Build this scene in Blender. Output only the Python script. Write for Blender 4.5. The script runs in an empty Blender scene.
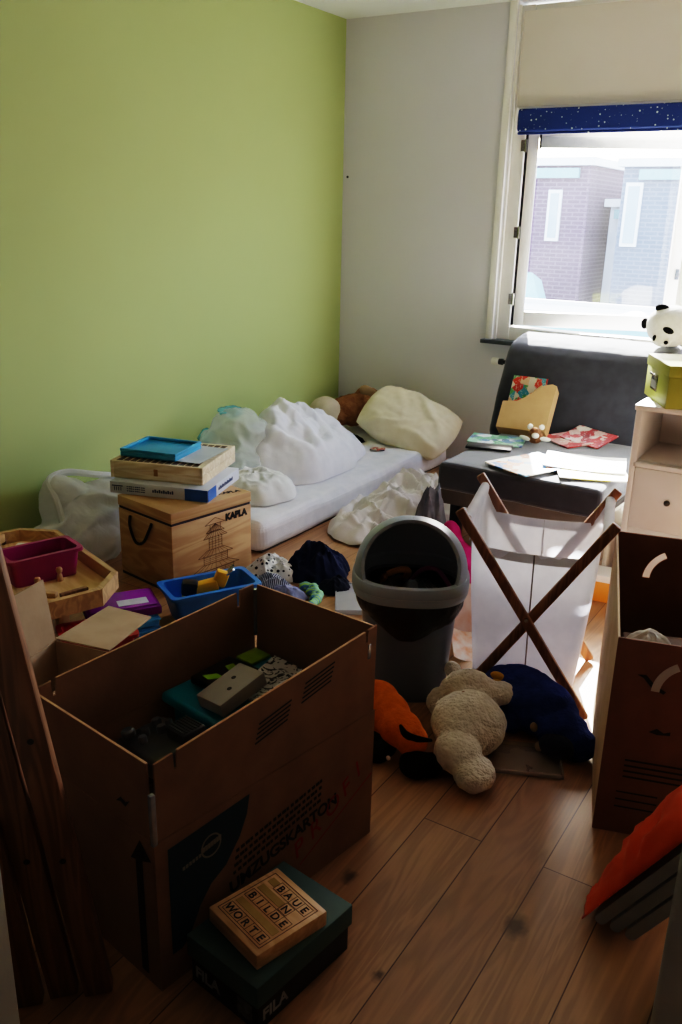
import bpy, bmesh, math, random
from mathutils import Vector, Matrix, Euler, noise
SC = bpy.context.scene
COL = SC.collection
R = math.radians
rnd = random.Random(7)

# ------------------------------------------------------------------ materials
def lin(h):
    h = h.lstrip('#')
    out = []
    for i in (0, 2, 4):
        c = int(h[i:i+2], 16) / 255
        out.append(c / 12.92 if c <= .04045 else ((c + .055) / 1.055) ** 2.4)
    return (*out, 1)

class NT:
    def __init__(s, name):
        s.m = bpy.data.materials.new(name); s.m.use_nodes = True
        s.t = s.m.node_tree; s.n = s.t.nodes; s.n.clear()
        s.out = s.n.new('ShaderNodeOutputMaterial')
    def a(s, typ, **kw):
        nd = s.n.new(typ)
        for k, v in kw.items():
            if k.startswith('_'): setattr(nd, k[1:], v)
            else:
                key = int(k[1:]) if k[0] == 'i' and k[1:].isdigit() else k.replace('_', ' ')
                s.put(nd.inputs[key], v)
        return nd
    def put(s, inp, v):
        if isinstance(v, bpy.types.NodeSocket): s.t.links.new(v, inp)
        else: inp.default_value = v
    def math(s, op, a, b=0.0):
        return s.a('ShaderNodeMath', _operation=op, i0=a, i1=b).outputs[0]
    def mix(s, f, a, b, mode='MIX'):
        nd = s.n.new('ShaderNodeMix'); nd.data_type = 'RGBA'; nd.blend_type = mode
        s.put(nd.inputs[0], f); s.put(nd.inputs[6], a); s.put(nd.inputs[7], b)
        return nd.outputs[2]
    def ramp(s, f, stops):
        nd = s.n.new('ShaderNodeValToRGB'); s.put(nd.inputs[0], f)
        el = nd.color_ramp.elements
        while len(el) < len(stops): el.new(.5)
        for e, (p, c) in zip(el, stops):
            e.position = p; e.color = c if len(c) == 4 else (*c, 1)
        return nd.outputs[0]

def shade(nt, col, rough=.6, bump=None, bstr=.2, bdist=.01, metal=0, trans=0, alpha=1, spec=.5, sheen=0):
    p = nt.a('ShaderNodeBsdfPrincipled', Roughness=rough, Metallic=metal)
    nt.put(p.inputs['Base Color'], col)
    p.inputs['Specular IOR Level'].default_value = spec
    if sheen: p.inputs['Sheen Weight'].default_value = sheen
    if bump is not None:
        b = nt.a('ShaderNodeBump', Strength=bstr, Distance=bdist, Height=bump)
        nt.put(p.inputs['Normal'], b.outputs[0])
    sh = p.outputs[0]
    if trans:
        t = nt.a('ShaderNodeBsdfTranslucent'); nt.put(t.inputs[0], col)
        sh = nt.a('ShaderNodeMixShader', i0=trans, i1=sh, i2=t.outputs[0]).outputs[0]
    if alpha < 1:
        t = nt.a('ShaderNodeBsdfTransparent')
        sh = nt.a('ShaderNodeMixShader', i0=alpha, i1=t.outputs[0], i2=sh).outputs[0]
    nt.t.links.new(sh, nt.out.inputs[0])
    return nt.m

_cache = {}
def mat(name, c, c2=None, scale=30, rough=.6, bump=0, bscale=200, bdist=.004, **kw):
    """plain procedural material: two close tones mottled by noise, noise bump"""
    if name in _cache: return _cache[name]
    nt = NT(name)
    tc = nt.a('ShaderNodeTexCoord').outputs['Object']
    col = lin(c)
    d = lin(c2) if c2 else tuple(x * .82 for x in col[:3]) + (1,)
    n = nt.a('ShaderNodeTexNoise', Vector=tc, Scale=scale, Detail=4.0)
    f = nt.ramp(n.outputs[0], [(.35, (0, 0, 0)), (.7, (1, 1, 1))])
    cc = nt.mix(f, col, d)
    b = None
    if bump:
        b = nt.a('ShaderNodeTexNoise', Vector=tc, Scale=bscale, Detail=3.0).outputs[0]
    _cache[name] = shade(nt, cc, rough, b, bump, bdist, **kw)
    return _cache[name]

def wood(name, c1, c2, sc=(40, 3, 40), rough=.5, bump=.1, ring=6):
    if name in _cache: return _cache[name]
    nt = NT(name)
    tc = nt.a('ShaderNodeTexCoord').outputs['Object']
    mp = nt.a('ShaderNodeMapping', Vector=tc, Scale=sc).outputs[0]
    n = nt.a('ShaderNodeTexNoise', Vector=mp, Scale=1.0, Detail=5.0, Roughness=.6, Distortion=.6)
    mp2 = nt.a('ShaderNodeMapping', Vector=tc, Scale=tuple(s * .25 for s in sc)).outputs[0]
    w = nt.a('ShaderNodeTexNoise', Vector=mp2, Scale=1.0, Detail=2.0, Distortion=1.5)
    s = nt.math('SINE', nt.math('MULTIPLY', w.outputs[0], ring * 6.0))
    f = nt.math('ADD', nt.math('MULTIPLY', n.outputs[0], .7), nt.math('MULTIPLY', s, .18))
    c = nt.ramp(f, [(.2, lin(c2)), (.55, lin(c1))])
    _cache[name] = shade(nt, c, rough, n.outputs[0], bump, .002)
    return _cache[name]

def pictures(name, cols, scale=9, rough=.35, white=.45):
    """printed cover: blocks of colour"""
    nt = NT(name)
    tc = nt.a('ShaderNodeTexCoord').outputs['Object']
    v = nt.a('ShaderNodeTexVoronoi', Vector=tc, Scale=scale, Randomness=.9)
    v.distance = 'MANHATTAN'
    sep = nt.a('ShaderNodeSeparateColor'); nt.put(sep.inputs[0], v.outputs['Color'])
    st = [(i / len(cols), lin(c)) for i, c in enumerate(cols)]
    nd = nt.n.new('ShaderNodeValToRGB'); nd.color_ramp.interpolation = 'CONSTANT'
    nt.put(nd.inputs[0], sep.outputs[0])
    el = nd.color_ramp.elements
    while len(el) < len(st): el.new(.5)
    for e, (p, c) in zip(el, st): e.position = p; e.color = c
    n = nt.a('ShaderNodeTexNoise', Vector=tc, Scale=scale * 5, Detail=3.0)
    f = nt.ramp(n.outputs[0], [(.58, (0, 0, 0)), (.64, (1, 1, 1))])
    c = nt.mix(nt.math('MULTIPLY', f, white), nd.outputs[0], lin('#f4f2ee'))
    return shade(nt, c, rough)

M = {}
def floor_mat():
    nt = NT('oak_planks')
    tc = nt.a('ShaderNodeTexCoord').outputs['Object']
    sep = nt.a('ShaderNodeSeparateXYZ'); nt.put(sep.inputs[0], tc)
    x, y = sep.outputs[0], sep.outputs[1]
    cmb = nt.a('ShaderNodeCombineXYZ')
    nt.put(cmb.inputs[0], nt.math('ADD', y, 20.35)); nt.put(cmb.inputs[1], nt.math('ADD', x, .485 + .163 * 40))
    br = nt.a('ShaderNodeTexBrick', Vector=cmb.outputs[0], Scale=1.0, Mortar_Size=.0016, Mortar_Smooth=.2, Bias=0.0)
    br.inputs['Brick Width'].default_value = 1.75; br.inputs['Row Height'].default_value = .163
    br.offset = .37; br.offset_frequency = 2
    br.inputs['Color1'].default_value = (0, 0, 0, 1); br.inputs['Color2'].default_value = (1, 1, 1, 1)
    br.inputs['Mortar'].default_value = (.5, .5, .5, 1)
    row = nt.math('FLOOR', nt.math('DIVIDE', nt.math('ADD', x, .485 + .163 * 40), .163))
    cv = nt.a('ShaderNodeCombineXYZ')
    nt.put(cv.inputs[0], nt.math('ADD', nt.math('MULTIPLY', x, 9.0), nt.math('MULTIPLY', row, 7.3)))
    nt.put(cv.inputs[1], nt.math('ADD', nt.math('MULTIPLY', y, .9), nt.math('MULTIPLY', row, 3.1)))
    n1 = nt.a('ShaderNodeTexNoise', Vector=cv.outputs[0], Scale=1.0, Detail=3.0, Distortion=1.2)
    rings = nt.math('SINE', nt.math('MULTIPLY', n1.outputs[0], 55.0))
    cv2 = nt.a('ShaderNodeCombineXYZ')
    nt.put(cv2.inputs[0], nt.math('MULTIPLY', x, 160.0)); nt.put(cv2.inputs[1], nt.math('MULTIPLY', y, 7.0))
    n2 = nt.a('ShaderNodeTexNoise', Vector=cv2.outputs[0], Scale=1.0, Detail=4.0)
    base = nt.mix(br.outputs['Color'], lin('#c4966a'), lin('#b08259'))
    base = nt.mix(nt.math('MULTIPLY', nt.math('ADD', rings, 1.0), .2), base, lin('#7d5c42'))
    base = nt.mix(nt.math('MULTIPLY', n2.outputs[0], .4), base, lin('#84624a'))
    for kx, ky, kr in [(-.47, 1.535, .03), (-.72, 1.0, .028), (-.86, 1.46, .018), (-.29, 1.32, .018), (-.86, 1.09, .02), (-1.9, 3.2, .02), (-1.75, 2.95, .018), (-.66, 1.25, .014)]:
        d = nt.a('ShaderNodeVectorMath', _operation='DISTANCE')
        wv = nt.a('ShaderNodeVectorMath', _operation='ADD')
        nz = nt.a('ShaderNodeTexNoise', Vector=tc, Scale=30.0)
        sc = nt.a('ShaderNodeVectorMath', _operation='SCALE'); nt.put(sc.inputs[0], nz.outputs[1]); sc.inputs['Scale'].default_value = .03
        nt.put(wv.inputs[0], tc); nt.put(wv.inputs[1], sc.outputs[0])
        mp = nt.a('ShaderNodeMapping', Vector=wv.outputs[0], Scale=(1, .6, 0))
        nt.put(d.inputs[0], mp.outputs[0]); d.inputs[1].default_value = (kx + .015, (ky + .015) * .6, 0)
        f = nt.ramp(nt.math('DIVIDE', d.outputs['Value'], kr), [(.3, (.75, .75, .75)), (1.0, (0, 0, 0))])
        base = nt.mix(f, base, lin('#2c1a10'))
    base = nt.mix(br.outputs['Fac'], base, lin('#5a3c28'))
    rg = nt.ramp(n2.outputs[0], [(.3, (.42,) * 3), (.7, (.58,) * 3)])
    p = shade(nt, base, .36, nt.math('SUBTRACT', nt.math('MULTIPLY', n2.outputs[0], .3), br.outputs['Fac']), .25, .002)
    return p

def wall_mat(name, c, c2):
    nt = NT(name)
    tc = nt.a('ShaderNodeTexCoord').outputs['Object']
    n = nt.a('ShaderNodeTexNoise', Vector=tc, Scale=2.0, Detail=5.0)
    c = nt.mix(n.outputs[0], lin(c), lin(c2))
    b = nt.a('ShaderNodeTexNoise', Vector=tc, Scale=120.0, Detail=4.0)
    return shade(nt, c, .75, b.outputs[0], .12, .004, spec=.3)

def fabric(name, c, c2=None, sc=400, rough=.9, trans=0, **kw):
    return mat(name, c, c2, scale=18, rough=rough, bump=.35, bscale=sc, bdist=.002, trans=trans, spec=.2, **kw)

def plastic_film(name, c, alpha=.5, trans=.35, rough=.25):
    if name in _cache: return _cache[name]
    nt = NT(name)
    tc = nt.a('ShaderNodeTexCoord').outputs['Object']
    n = nt.a('ShaderNodeTexNoise', Vector=tc, Scale=14.0, Detail=6.0, Distortion=1.5)
    _cache[name] = shade(nt, lin(c), rough, n.outputs[0], .5, .02, trans=trans, alpha=alpha)
    return _cache[name]

def cover_bricks(name, c1, c2, cm, sc=1.0):
    nt = NT(name)
    tc = nt.a('ShaderNodeTexCoord').outputs['Object']
    sep = nt.a('ShaderNodeSeparateXYZ'); nt.put(sep.inputs[0], tc)
    cv = nt.a('ShaderNodeCombineXYZ')
    nt.put(cv.inputs[0], nt.math('ADD', sep.outputs[0], sep.outputs[1])); nt.put(cv.inputs[1], sep.outputs[2])
    br = nt.a('ShaderNodeTexBrick', Vector=cv.outputs[0], Scale=sc, Mortar_Size=.012)
    br.inputs['Brick Width'].default_value = .24; br.inputs['Row Height'].default_value = .075
    br.inputs['Color1'].default_value = lin(c1); br.inputs['Color2'].default_value = lin(c2); br.inputs['Mortar'].default_value = lin(cm)
    return shade(nt, br.outputs['Color'], .9)

# ------------------------------------------------------------------ mesh helpers
def nb(): return bmesh.new()

def box(bm, sx, sy, sz, loc=(0, 0, 0), rot=None, bevel=0, seg=2):
    """box whose base centre is at loc"""
    g = bmesh.ops.create_cube(bm, size=1)
    vs = g['verts']
    for v in vs: v.co = Vector((v.co.x * sx, v.co.y * sy, (v.co.z + .5) * sz))
    if bevel:
        es = list({e for v in vs for e in v.link_edges})
        r = bmesh.ops.bevel(bm, geom=es, offset=bevel, segments=seg, profile=.5, affect='EDGES')
        vs = list({v for f in r['faces'] for v in f.verts} | {v for v in vs if v.is_valid})
    mx = Matrix.Translation(Vector(loc)) @ (rot.to_4x4() if rot is not None else Matrix())
    bmesh.ops.transform(bm, matrix=mx, verts=vs)
    return vs

def prism(bm, pts, depth, mx=None, both=False):
    """polygon in local XY, extruded along local +Z by depth"""
    a = [bm.verts.new((p[0], p[1], 0)) for p in pts]
    b = [bm.verts.new((p[0], p[1], depth)) for p in pts]
    n = len(pts)
    fs = [bm.faces.new(a[::-1]), bm.faces.new(b)]
    for i in range(n):
        fs.append(bm.faces.new((a[i], a[(i+1) % n], b[(i+1) % n], b[i])))
    if mx is not None: bmesh.ops.transform(bm, matrix=mx, verts=a + b)
    bmesh.ops.recalc_face_normals(bm, faces=fs)
    return a + b

def sheet(bm, pts, mx=None):
    a = [bm.verts.new((p[0], p[1], 0)) for p in pts]
    bm.faces.new(a)
    if mx is not None: bmesh.ops.transform(bm, matrix=mx, verts=a)

def tube(bm, pts, r, n=10, caps=True, closed=False):
    pts = [Vector(p) for p in pts]
    rings = []
    up = Vector((0, 0, 1))
    N = len(pts)
    for i, p in enumerate(pts):
        if closed: t = pts[(i+1) % N] - pts[i-1]
        else: t = pts[min(i+1, N-1)] - pts[max(i-1, 0)]
        t.normalize()
        ref = up if abs(t.dot(up)) < .95 else Vector((1, 0, 0))
        s = t.cross(ref).normalized(); q = s.cross(t)
        rr = r[i] if isinstance(r, (list, tuple)) else r
        rings.append([bm.verts.new(p + (s * math.cos(k * 2 * math.pi / n) + q * math.sin(k * 2 * math.pi / n)) * rr) for k in range(n)])
    L = N if closed else N - 1
    for i in range(L):
        a, b = rings[i], rings[(i+1) % N]
        for k in range(n): bm.faces.new((a[k], a[(k+1) % n], b[(k+1) % n], b[k]))
    if caps and not closed:
        bm.faces.new(rings[0][::-1]); bm.faces.new(rings[-1])
    bmesh.ops.recalc_face_normals(bm, faces=bm.faces[:])

def lathe(bm, prof, n=48, sx=1, sy=1, e=2.0):
    """profile [(r, z)], superellipse plan with exponent e"""
    rings = []
    for r, z in prof:
        ring = []
        for k in range(n):
            t = 2 * math.pi * k / n
            c, s = math.cos(t), math.sin(t)
            d = (abs(c) ** e + abs(s) ** e) ** (-1 / e)
            ring.append(bm.verts.new((r * c * d * sx, r * s * d * sy, z)))
        rings.append(ring)
    for a, b in zip(rings, rings[1:]):
        for k in range(n): bm.faces.new((a[k], a[(k+1) % n], b[(k+1) % n], b[k]))
    return rings

def bar(bm, p0, p1, w, t, side=None, bevel=.003):
    """rectangular bar from p0 to p1; w across 'side', t across the other"""
    p0, p1 = Vector(p0), Vector(p1); d = p1 - p0; L = d.length; d.normalize()
    s = Vector(side) if side is not None else d.cross(Vector((0, 0, 1)))
    s = (s - d * s.dot(d)).normalized(); q = d.cross(s)
    vs = box(bm, w, t, L, bevel=bevel)
    mx = Matrix((s, q, d)).transposed().to_4x4(); mx.translation = p0
    bmesh.ops.transform(bm, matrix=mx, verts=vs)

def ell(bm, c, r, rot=(0, 0, 0), sub=3):
    g = bmesh.ops.create_icosphere(bm, subdivisions=sub, radius=1)
    mx = Matrix.Translation(Vector(c)) @ Euler([R(a) for a in rot]).to_matrix().to_4x4() @ Matrix.Diagonal((*r, 1))
    bmesh.ops.transform(bm, matrix=mx, verts=g['verts'])
    return g['verts']

def tomesh(bm, name='mesh', sharp=35):
    me = bpy.data.meshes.new(name)
    bm.to_mesh(me); bm.free()
    for p in me.polygons: p.use_smooth = True
    if sharp: me.set_sharp_from_angle(angle=R(sharp))
    return me

def evaluate(me, mods):
    o = bpy.data.objects.new('tmp', me); COL.objects.link(o)
    for typ, kw in mods:
        m = o.modifiers.new('m', typ)
        for k, v in kw.items(): setattr(m, k, v)
    dg = bpy.context.evaluated_depsgraph_get()
    out = bpy.data.meshes.new_from_object(o.evaluated_get(dg), depsgraph=dg)
    bpy.data.objects.remove(o)
    for p in out.polygons: p.use_smooth = True
    return out

def noised(me, amp, sc, seed=0, amp2=0, sc2=30):
    off = Vector((seed * 3.7, seed * 1.3, seed * 7.1))
    ns = [v.normal.copy() for v in me.vertices]
    for v, n in zip(me.vertices, ns):
        d = amp * noise.noise(v.co * sc + off)
        if amp2: d += amp2 * noise.noise(v.co * sc2 + off)
        v.co += n * d
    me.update()
    return me

def blob(ells, voxel=.01, it=6, amp=0, sc=10, seed=0, amp2=0, sc2=40):
    bm = nb()
    for e in ells: ell(bm, e[0], e[1], e[2] if len(e) > 2 else (0, 0, 0))
    me = tomesh(bm, sharp=0)
    me = evaluate(me, [('REMESH', dict(mode='VOXEL', voxel_size=voxel)), ('SMOOTH', dict(iterations=it, factor=.5))])
    if amp or amp2: noised(me, amp, sc, seed, amp2, sc2)
    return me

def obj(name, data, m=None, parent=None, loc=None, rz=0, **tags):
    if isinstance(data, bmesh.types.BMesh): data = tomesh(data, name)
    data.name = name
    if m is not None:
        data.materials.clear(); data.materials.append(m)
    o = bpy.data.objects.new(name, data); COL.objects.link(o)
    if parent is not None: o.parent = parent
    if loc is not None: o.location = loc
    o.rotation_euler.z = rz
    for k, v in tags.items(): o[k] = v
    return o

def thing(name, label, cat, loc=(0, 0, 0), rz=0, group=None, rot=None):
    o = bpy.data.objects.new(name, None); COL.objects.link(o)
    o.empty_display_size = .05
    o.location = loc
    o.rotation_euler = rot if rot is not None else (0, 0, rz)
    o['label'] = label; o['category'] = cat
    if group: o['group'] = group
    return o

def one(name, data, m, label, cat, loc=(0, 0, 0), rz=0, group=None, rot=None):
    o = obj(name, data, m, None, loc, rz, label=label, category=cat)
    if rot is not None: o.rotation_euler = rot
    if group: o['group'] = group
    return o

def frame(org, ax, up, nrm):
    m = Matrix((Vector(ax).normalized(), Vector(up).normalized(), Vector(nrm).normalized())).transposed().to_4x4()
    m.translation = Vector(org)
    return m

def text_mesh(s, size, mx, align='LEFT', shear=0, spacing=1, bold=0.0, ext=0.0004):
    cu = bpy.data.curves.new('t', 'FONT'); cu.body = s; cu.size = size; cu.align_x = align
    cu.shear = shear; cu.space_character = spacing; cu.offset = bold; cu.extrude = ext
    o = bpy.data.objects.new('t', cu); COL.objects.link(o)
    dg = bpy.context.evaluated_depsgraph_get()
    me = bpy.data.meshes.new_from_object(o.evaluated_get(dg), depsgraph=dg)
    bpy.data.objects.remove(o)
    me.transform(mx)
    return me

def join(meshes):
    bm = nb()
    for me in meshes: bm.from_mesh(me)
    return bm

def heap(rb, hf, rings=40, segs=110, center=(0, 0)):
    """soft sheet heaped on a surface: boundary radius rb(angle), height hf(x, y, q) with q = 0 centre .. 1 rim"""
    bm = nb()
    c = bm.verts.new((center[0], center[1], hf(center[0], center[1], 0)))
    prev = None
    for i in range(1, rings + 1):
        q = i / rings; ring = []
        for k in range(segs):
            t = 2 * math.pi * k / segs; r = rb(t) * q
            x, y = center[0] + r * math.cos(t), center[1] + r * math.sin(t)
            ring.append(bm.verts.new((x, y, hf(x, y, q))))
        if prev is None:
            for k in range(segs): bm.faces.new((c, ring[k], ring[(k+1) % segs]))
        else:
            for k in range(segs): bm.faces.new((prev[k], ring[k], ring[(k+1) % segs], prev[(k+1) % segs]))
        prev = ring
    return bm

def ridged(x, y, sc, seed, warp=.5, ax=1.0, ay=1.0):
    p = Vector((x * sc * ax, y * sc * ay, seed * 5.3))
    w = noise.noise_vector(p * .6 + Vector((seed, 0, 3))) * warp
    n = noise.noise(p + w)
    return 1 - abs(n) * 2

def folds(x, y, sc, seed, ax=1, ay=1):
    return .6 * ridged(x, y, sc, seed, .7, ax, ay) + .28 * ridged(x, y, sc * 2.1, seed + 3, .8, ax, ay) + .12 * ridged(x, y, sc * 4.3, seed + 8, .8)

def cloth(name, center, rx, ry, h, m, label, cat, seed, z0=0, rz=0, sc=6, fold=.5, rag=.18, p=2.2, hump=None, group=None, ax=1, ay=1, rings=40, segs=110):
    def rb(t):
        base = 1 / math.sqrt((math.cos(t) / rx) ** 2 + (math.sin(t) / ry) ** 2)
        return base * (1 + rag * noise.noise(Vector((math.cos(t) * 1.6, math.sin(t) * 1.6, seed * 2.1))) + rag * .4 * noise.noise(Vector((math.cos(t) * 5, math.sin(t) * 5, seed))))
    def hf(x, y, q):
        e = max(0, 1 - q ** p)
        b = e * h * (1 + (hump(x, y) if hump else 0))
        f = folds(x, y, sc, seed, ax, ay)
        return b * (1 - fold) + fold * h * f * (e ** .6) * .9 + .004 + .006 * (1 - q)
    return one(name, heap(rb, hf, rings, segs), m, label, cat, (*center, z0), rz, group)

def copy_tree(o, parent=None):
    c = o.copy(); COL.objects.link(c)
    if parent is not None: c.parent = parent
    for ch in [x for x in bpy.data.objects if x.parent == o]: copy_tree(ch, c)
    return c

# ------------------------------------------------------------------ palette
GREEN = wall_mat('green_paint', '#b2bf80', '#adba7b')
WHITEW = wall_mat('off_white_paint', '#dbd9de', '#d5d3d7')
CEIL = wall_mat('ceiling_paint', '#eef0ec', '#e8eae6')
HALL = wall_mat('hall_paint', '#5c5955', '#55524e')
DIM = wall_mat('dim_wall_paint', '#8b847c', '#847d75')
FLOOR = floor_mat()
WFRAME = mat('white_lacquer', '#f1eee6', '#ebe8df', 5, .35)
BEIGE = mat('beige_panel', '#dcd4c8', '#d7cfc2', 3, .7)
CARD = mat('kraft_cardboard', '#8f6a4e', '#836047', 12, .85, .15, 60)
CARDIN = mat('kraft_cardboard_inside', '#9c775a', '#906c50', 10, .85, .15, 60)
CARDED = mat('cardboard_edge', '#c39a72', '#b48b64', 80, .9)
INK = mat('black_ink', '#17140f', '#1d1913', 40, .8)
TEALINK = mat('dark_teal_ink', '#12303a', '#162d35', 40, .8)
REDINK = mat('red_ink', '#9c2a22', '#8d261f', 60, .8)
NAVYF = fabric('couch_fabric', '#3a3c46', '#32343d', 500, sheen=.55)
BLACKP = mat('black_plastic', '#141416', '#19191b', 20, .35)
BINGREY = mat('grey_plastic', '#98a3b2', '#909baa', 8, .38, .05, 400)
LINER = mat('black_bin_liner', '#0c0c0e', '#101013', 9, .3, .6, 18, bdist=.02)
CHROME = mat('dull_metal', '#b9b9b6', '#a8a8a5', 30, .25, metal=1)
SILVER = mat('silver_tape', '#b8bcc4', '#9fa5af', 40, .22, metal=.6)
PINE = wood('pine_wood', '#cda473', '#b48b5f', (30, 30, 4))
PINEX = wood('pine_wood_flat', '#cfa877', '#b68f62', (5, 40, 40))
PALEW = wood('pale_game_wood', '#e6d6ba', '#d6c09c', (4, 40, 40), .5)
OAKD = wood('dark_beech', '#9a6d4f', '#7a5038', (50, 50, 6), .45)
BEAMW = wood('reddish_bed_wood', '#96694a', '#735036', (60, 60, 4), .5)
TRAYW = wood('tray_plywood', '#e4c28c', '#d3aa70', (6, 30, 30), .45)
LINEN = fabric('white_sheet', '#e9e8ec', '#dedee4', 300)
DUVET = fabric('white_duvet', '#ecebf0', '#e2e2e8', 250)
GREIGE = fabric('white_linen_heap', '#e4dfdc', '#d9d3cf', 250)
GREYC = fabric('grey_cotton', '#7d808c', '#5f626e', 250)
CREAM = fabric('cream_pillowcase', '#e9dec2', '#e0d3b2', 250)
PLUSHW = fabric('cream_plush', '#d8d0c0', '#c6bda9', 130, bdist=None) if False else mat('cream_plush', '#f0e9dc', '#ddd4c4', 40, .95, .9, 90, bdist=.012, spec=.1)
PLUSHO = mat('orange_plush', '#e27b22', '#d06c18', 40, .95, .6, 140, bdist=.006, spec=.1)
PLUSHN = mat('navy_plush', '#2d3f80', '#23326a', 30, .95, .8, 110, bdist=.008, spec=.1)
PLUSHK = mat('black_plush', '#121212', '#181818', 40, .95, .8, 120, bdist=.006, spec=.1)
PLUSHB = mat('brown_plush', '#94684a', '#7a5238', 25, .95, .9, 70, bdist=.015, spec=.1)
PLUSHP = mat('white_plush', '#f0ece0', '#e6e1d3', 40, .95, .5, 120, bdist=.006, spec=.1)

# ------------------------------------------------------------------ setting
def slab(name, x0, x1, y0, y1, z0, z1, m, parent=None, bevel=0, **tags):
    bm = nb(); box(bm, x1 - x0, y1 - y0, z1 - z0, ((x0 + x1) / 2, (y0 + y1) / 2, z0), bevel=bevel)
    return obj(name, bm, m, parent, **tags)
ST = dict(kind='structure')
XL, YB, ZC = -3.2, 5.06, 2.62
slab('floor', -3.35, 1.2, -1.6, 5.06, -.1, 0, FLOOR, **ST)
slab('ceiling', -3.35, 1.2, -1.6, 5.36, ZC, ZC + .1, CEIL, **ST)
slab('wall_left', -3.35, XL, .56, 5.06, 0, ZC, GREEN, **ST)
slab('wall_right', .55, .7, .68, 5.06, 0, ZC, DIM, **ST)
bm = nb()
for x0, x1, z0, z1 in [(-3.35, -2.09, 0, ZC), (-2.09, .2, 0, .775), (.2, .7, 0, ZC)]:
    box(bm, x1 - x0, .26, z1 - z0, ((x0 + x1) / 2, YB + .13, z0))
obj('wall_back', bm, WHITEW, **ST)
bm = nb()
for x0, x1, z0, z1 in [(-3.35, -1.076, 0, ZC), (-1.076, .5, 2.12, ZC), (.5, .7, 0, ZC)]:
    box(bm, x1 - x0, .12, z1 - z0, ((x0 + x1) / 2, .62, z0))
obj('wall_front', bm, DIM, **ST)
bm = nb()
box(bm, 2.8, .1, ZC, (-.3, -1.4, 0)); box(bm, .1, 2.0, ZC, (-1.65, -.44, 0)); box(bm, .1, 2.0, ZC, (1.0, -.44, 0))
obj('wall_hall', bm, HALL, **ST)
# small nail hole in the back wall
bm = nb(); g = bmesh.ops.create_uvsphere(bm, u_segments=10, v_segments=6, radius=.008)
one('wall_plug', bm, BLACKP, 'small dark plug hole high in the white wall beside the corner', 'wall plug', (-3.165, YB - .002, 1.724))

# window: casing, frame, infill, sash opened outwards
win = bpy.data.objects.new('window_1', None); COL.objects.link(win); win['kind'] = 'structure'
win.location = (-2.09, YB, .8)
def wpart(name, bm, m, parent=win, **t):
    o = obj(name, bm, m, None, **t); o.parent = parent
    o.matrix_parent_inverse = Matrix.Translation(-(parent.location if parent is win else win.location))
    return o
bm = nb(); box(bm, .042, .02, ZC - .775, (-2.112, YB - .0105, .775), bevel=.003)
wpart('window_casing', bm, WFRAME)
bm = nb()
for x0, x1, y0, y1, z0, z1 in [(-2.088, -2.0, 5.08, 5.17, .8, 2.6), (-1.06, -.955, 5.08, 5.17, .8, 2.02), (.1, .19, 5.08, 5.17, .8, 2.6),
                              (-2.0, .1, 5.08, 5.17, .8, .875), (-2.0, .1, 5.075, 5.17, 2.02, 2.1), (-2.0, .1, 5.09, 5.17, 2.52, 2.6)]:
    box(bm, x1 - x0, y1 - y0, z1 - z0, ((x0 + x1) / 2, (y0 + y1) / 2, z0), bevel=.004)
for x0, x1, z0, z1 in [(-2.088, -2.075, .8, 2.6)]:
    box(bm, x1 - x0, .02, z1 - z0, ((x0 + x1) / 2, 5.07, z0))
wpart('window_frame', bm, WFRAME)
bm = nb(); box(bm, 2.24, .03, .475, (-.935, 5.078, 2.092)); wpart('infill_panel', bm, BEIGE)
SILLM = mat('dark_sill_stone', '#4b5158', '#40464c', 20, .4)
bm = nb(); box(bm, 2.36, .17, .025, (-.97, 5.085, .775), bevel=.004); wpart('window_sill', bm, SILLM)
def glass_mat():
    nt = NT('glare_veil_glass')
    t = nt.a('ShaderNodeBsdfTransparent', Color=(.93, .95, .95, 1))
    g = nt.a('ShaderNodeBsdfGlossy', Roughness=.02)
    tc = nt.a('ShaderNodeTexCoord').outputs['Object']
    n = nt.a('ShaderNodeTexNoise', Vector=tc, Scale=3.0, Detail=4.0)
    tr = nt.a('ShaderNodeBsdfTranslucent', Color=(1, 1, 1, 1))  # thin white mix imitates the glare veil over the window
    a = nt.a('ShaderNodeMixShader', i0=.04, i1=t.outputs[0], i2=g.outputs[0])
    f = nt.math('MULTIPLY', n.outputs[0], .012)
    b = nt.a('ShaderNodeMixShader', i0=f, i1=a.outputs[0], i2=tr.outputs[0])
    nt.t.links.new(b.outputs[0], nt.out.inputs[0])
    return nt.m
GLASS = glass_mat()
bm = nb(); box(bm, 1.05, .006, 1.16, (-.43, 5.12, .87)); wpart('pane', bm, GLASS)
sash = thing('window_sash', '', '', (-1.985, 5.098, .885), R(21)); del sash['label']; del sash['category']
SW, SH = .93, 1.12
bm = nb()
for x0, x1, z0, z1 in [(0, .06, 0, SH), (SW - .075, SW, 0, SH), (.06, SW - .075, 0, .085), (.06, SW - .075, SH - .075, SH)]:
    box(bm, x1 - x0, .05, z1 - z0, ((x0 + x1) / 2, .025, z0), bevel=.005)
sfr = obj('sash_frame', bm, WFRAME, sash)
bm = nb(); box(bm, SW - .14, .006, SH - .14, (SW / 2, .028, .075)); obj('pane', bm, GLASS, sash)
bm = nb(); box(bm, SW - .13, .022, .06, (SW / 2, .0, SH - .125), bevel=.003)
for k in range(60): box(bm, .004, .004, .012, (.08 + k * .0131, -.012, SH - .09))
obj('ventilation_grille', bm, mat('vent_grey', '#c9ccc9', '#bfc2bf', 30, .4), sash)
bm = nb()
for x in (.068, SW - .068): box(bm, .012, .03, .075, (x, -.004, SH - .132))
obj('grille_end_cap', bm, BLACKP, sash)
bm = nb(); box(bm, .02, .02, .06, (SW - .03, -.012, .3), bevel=.003); box(bm, .015, .03, .02, (SW - .03, -.03, .32))
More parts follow.
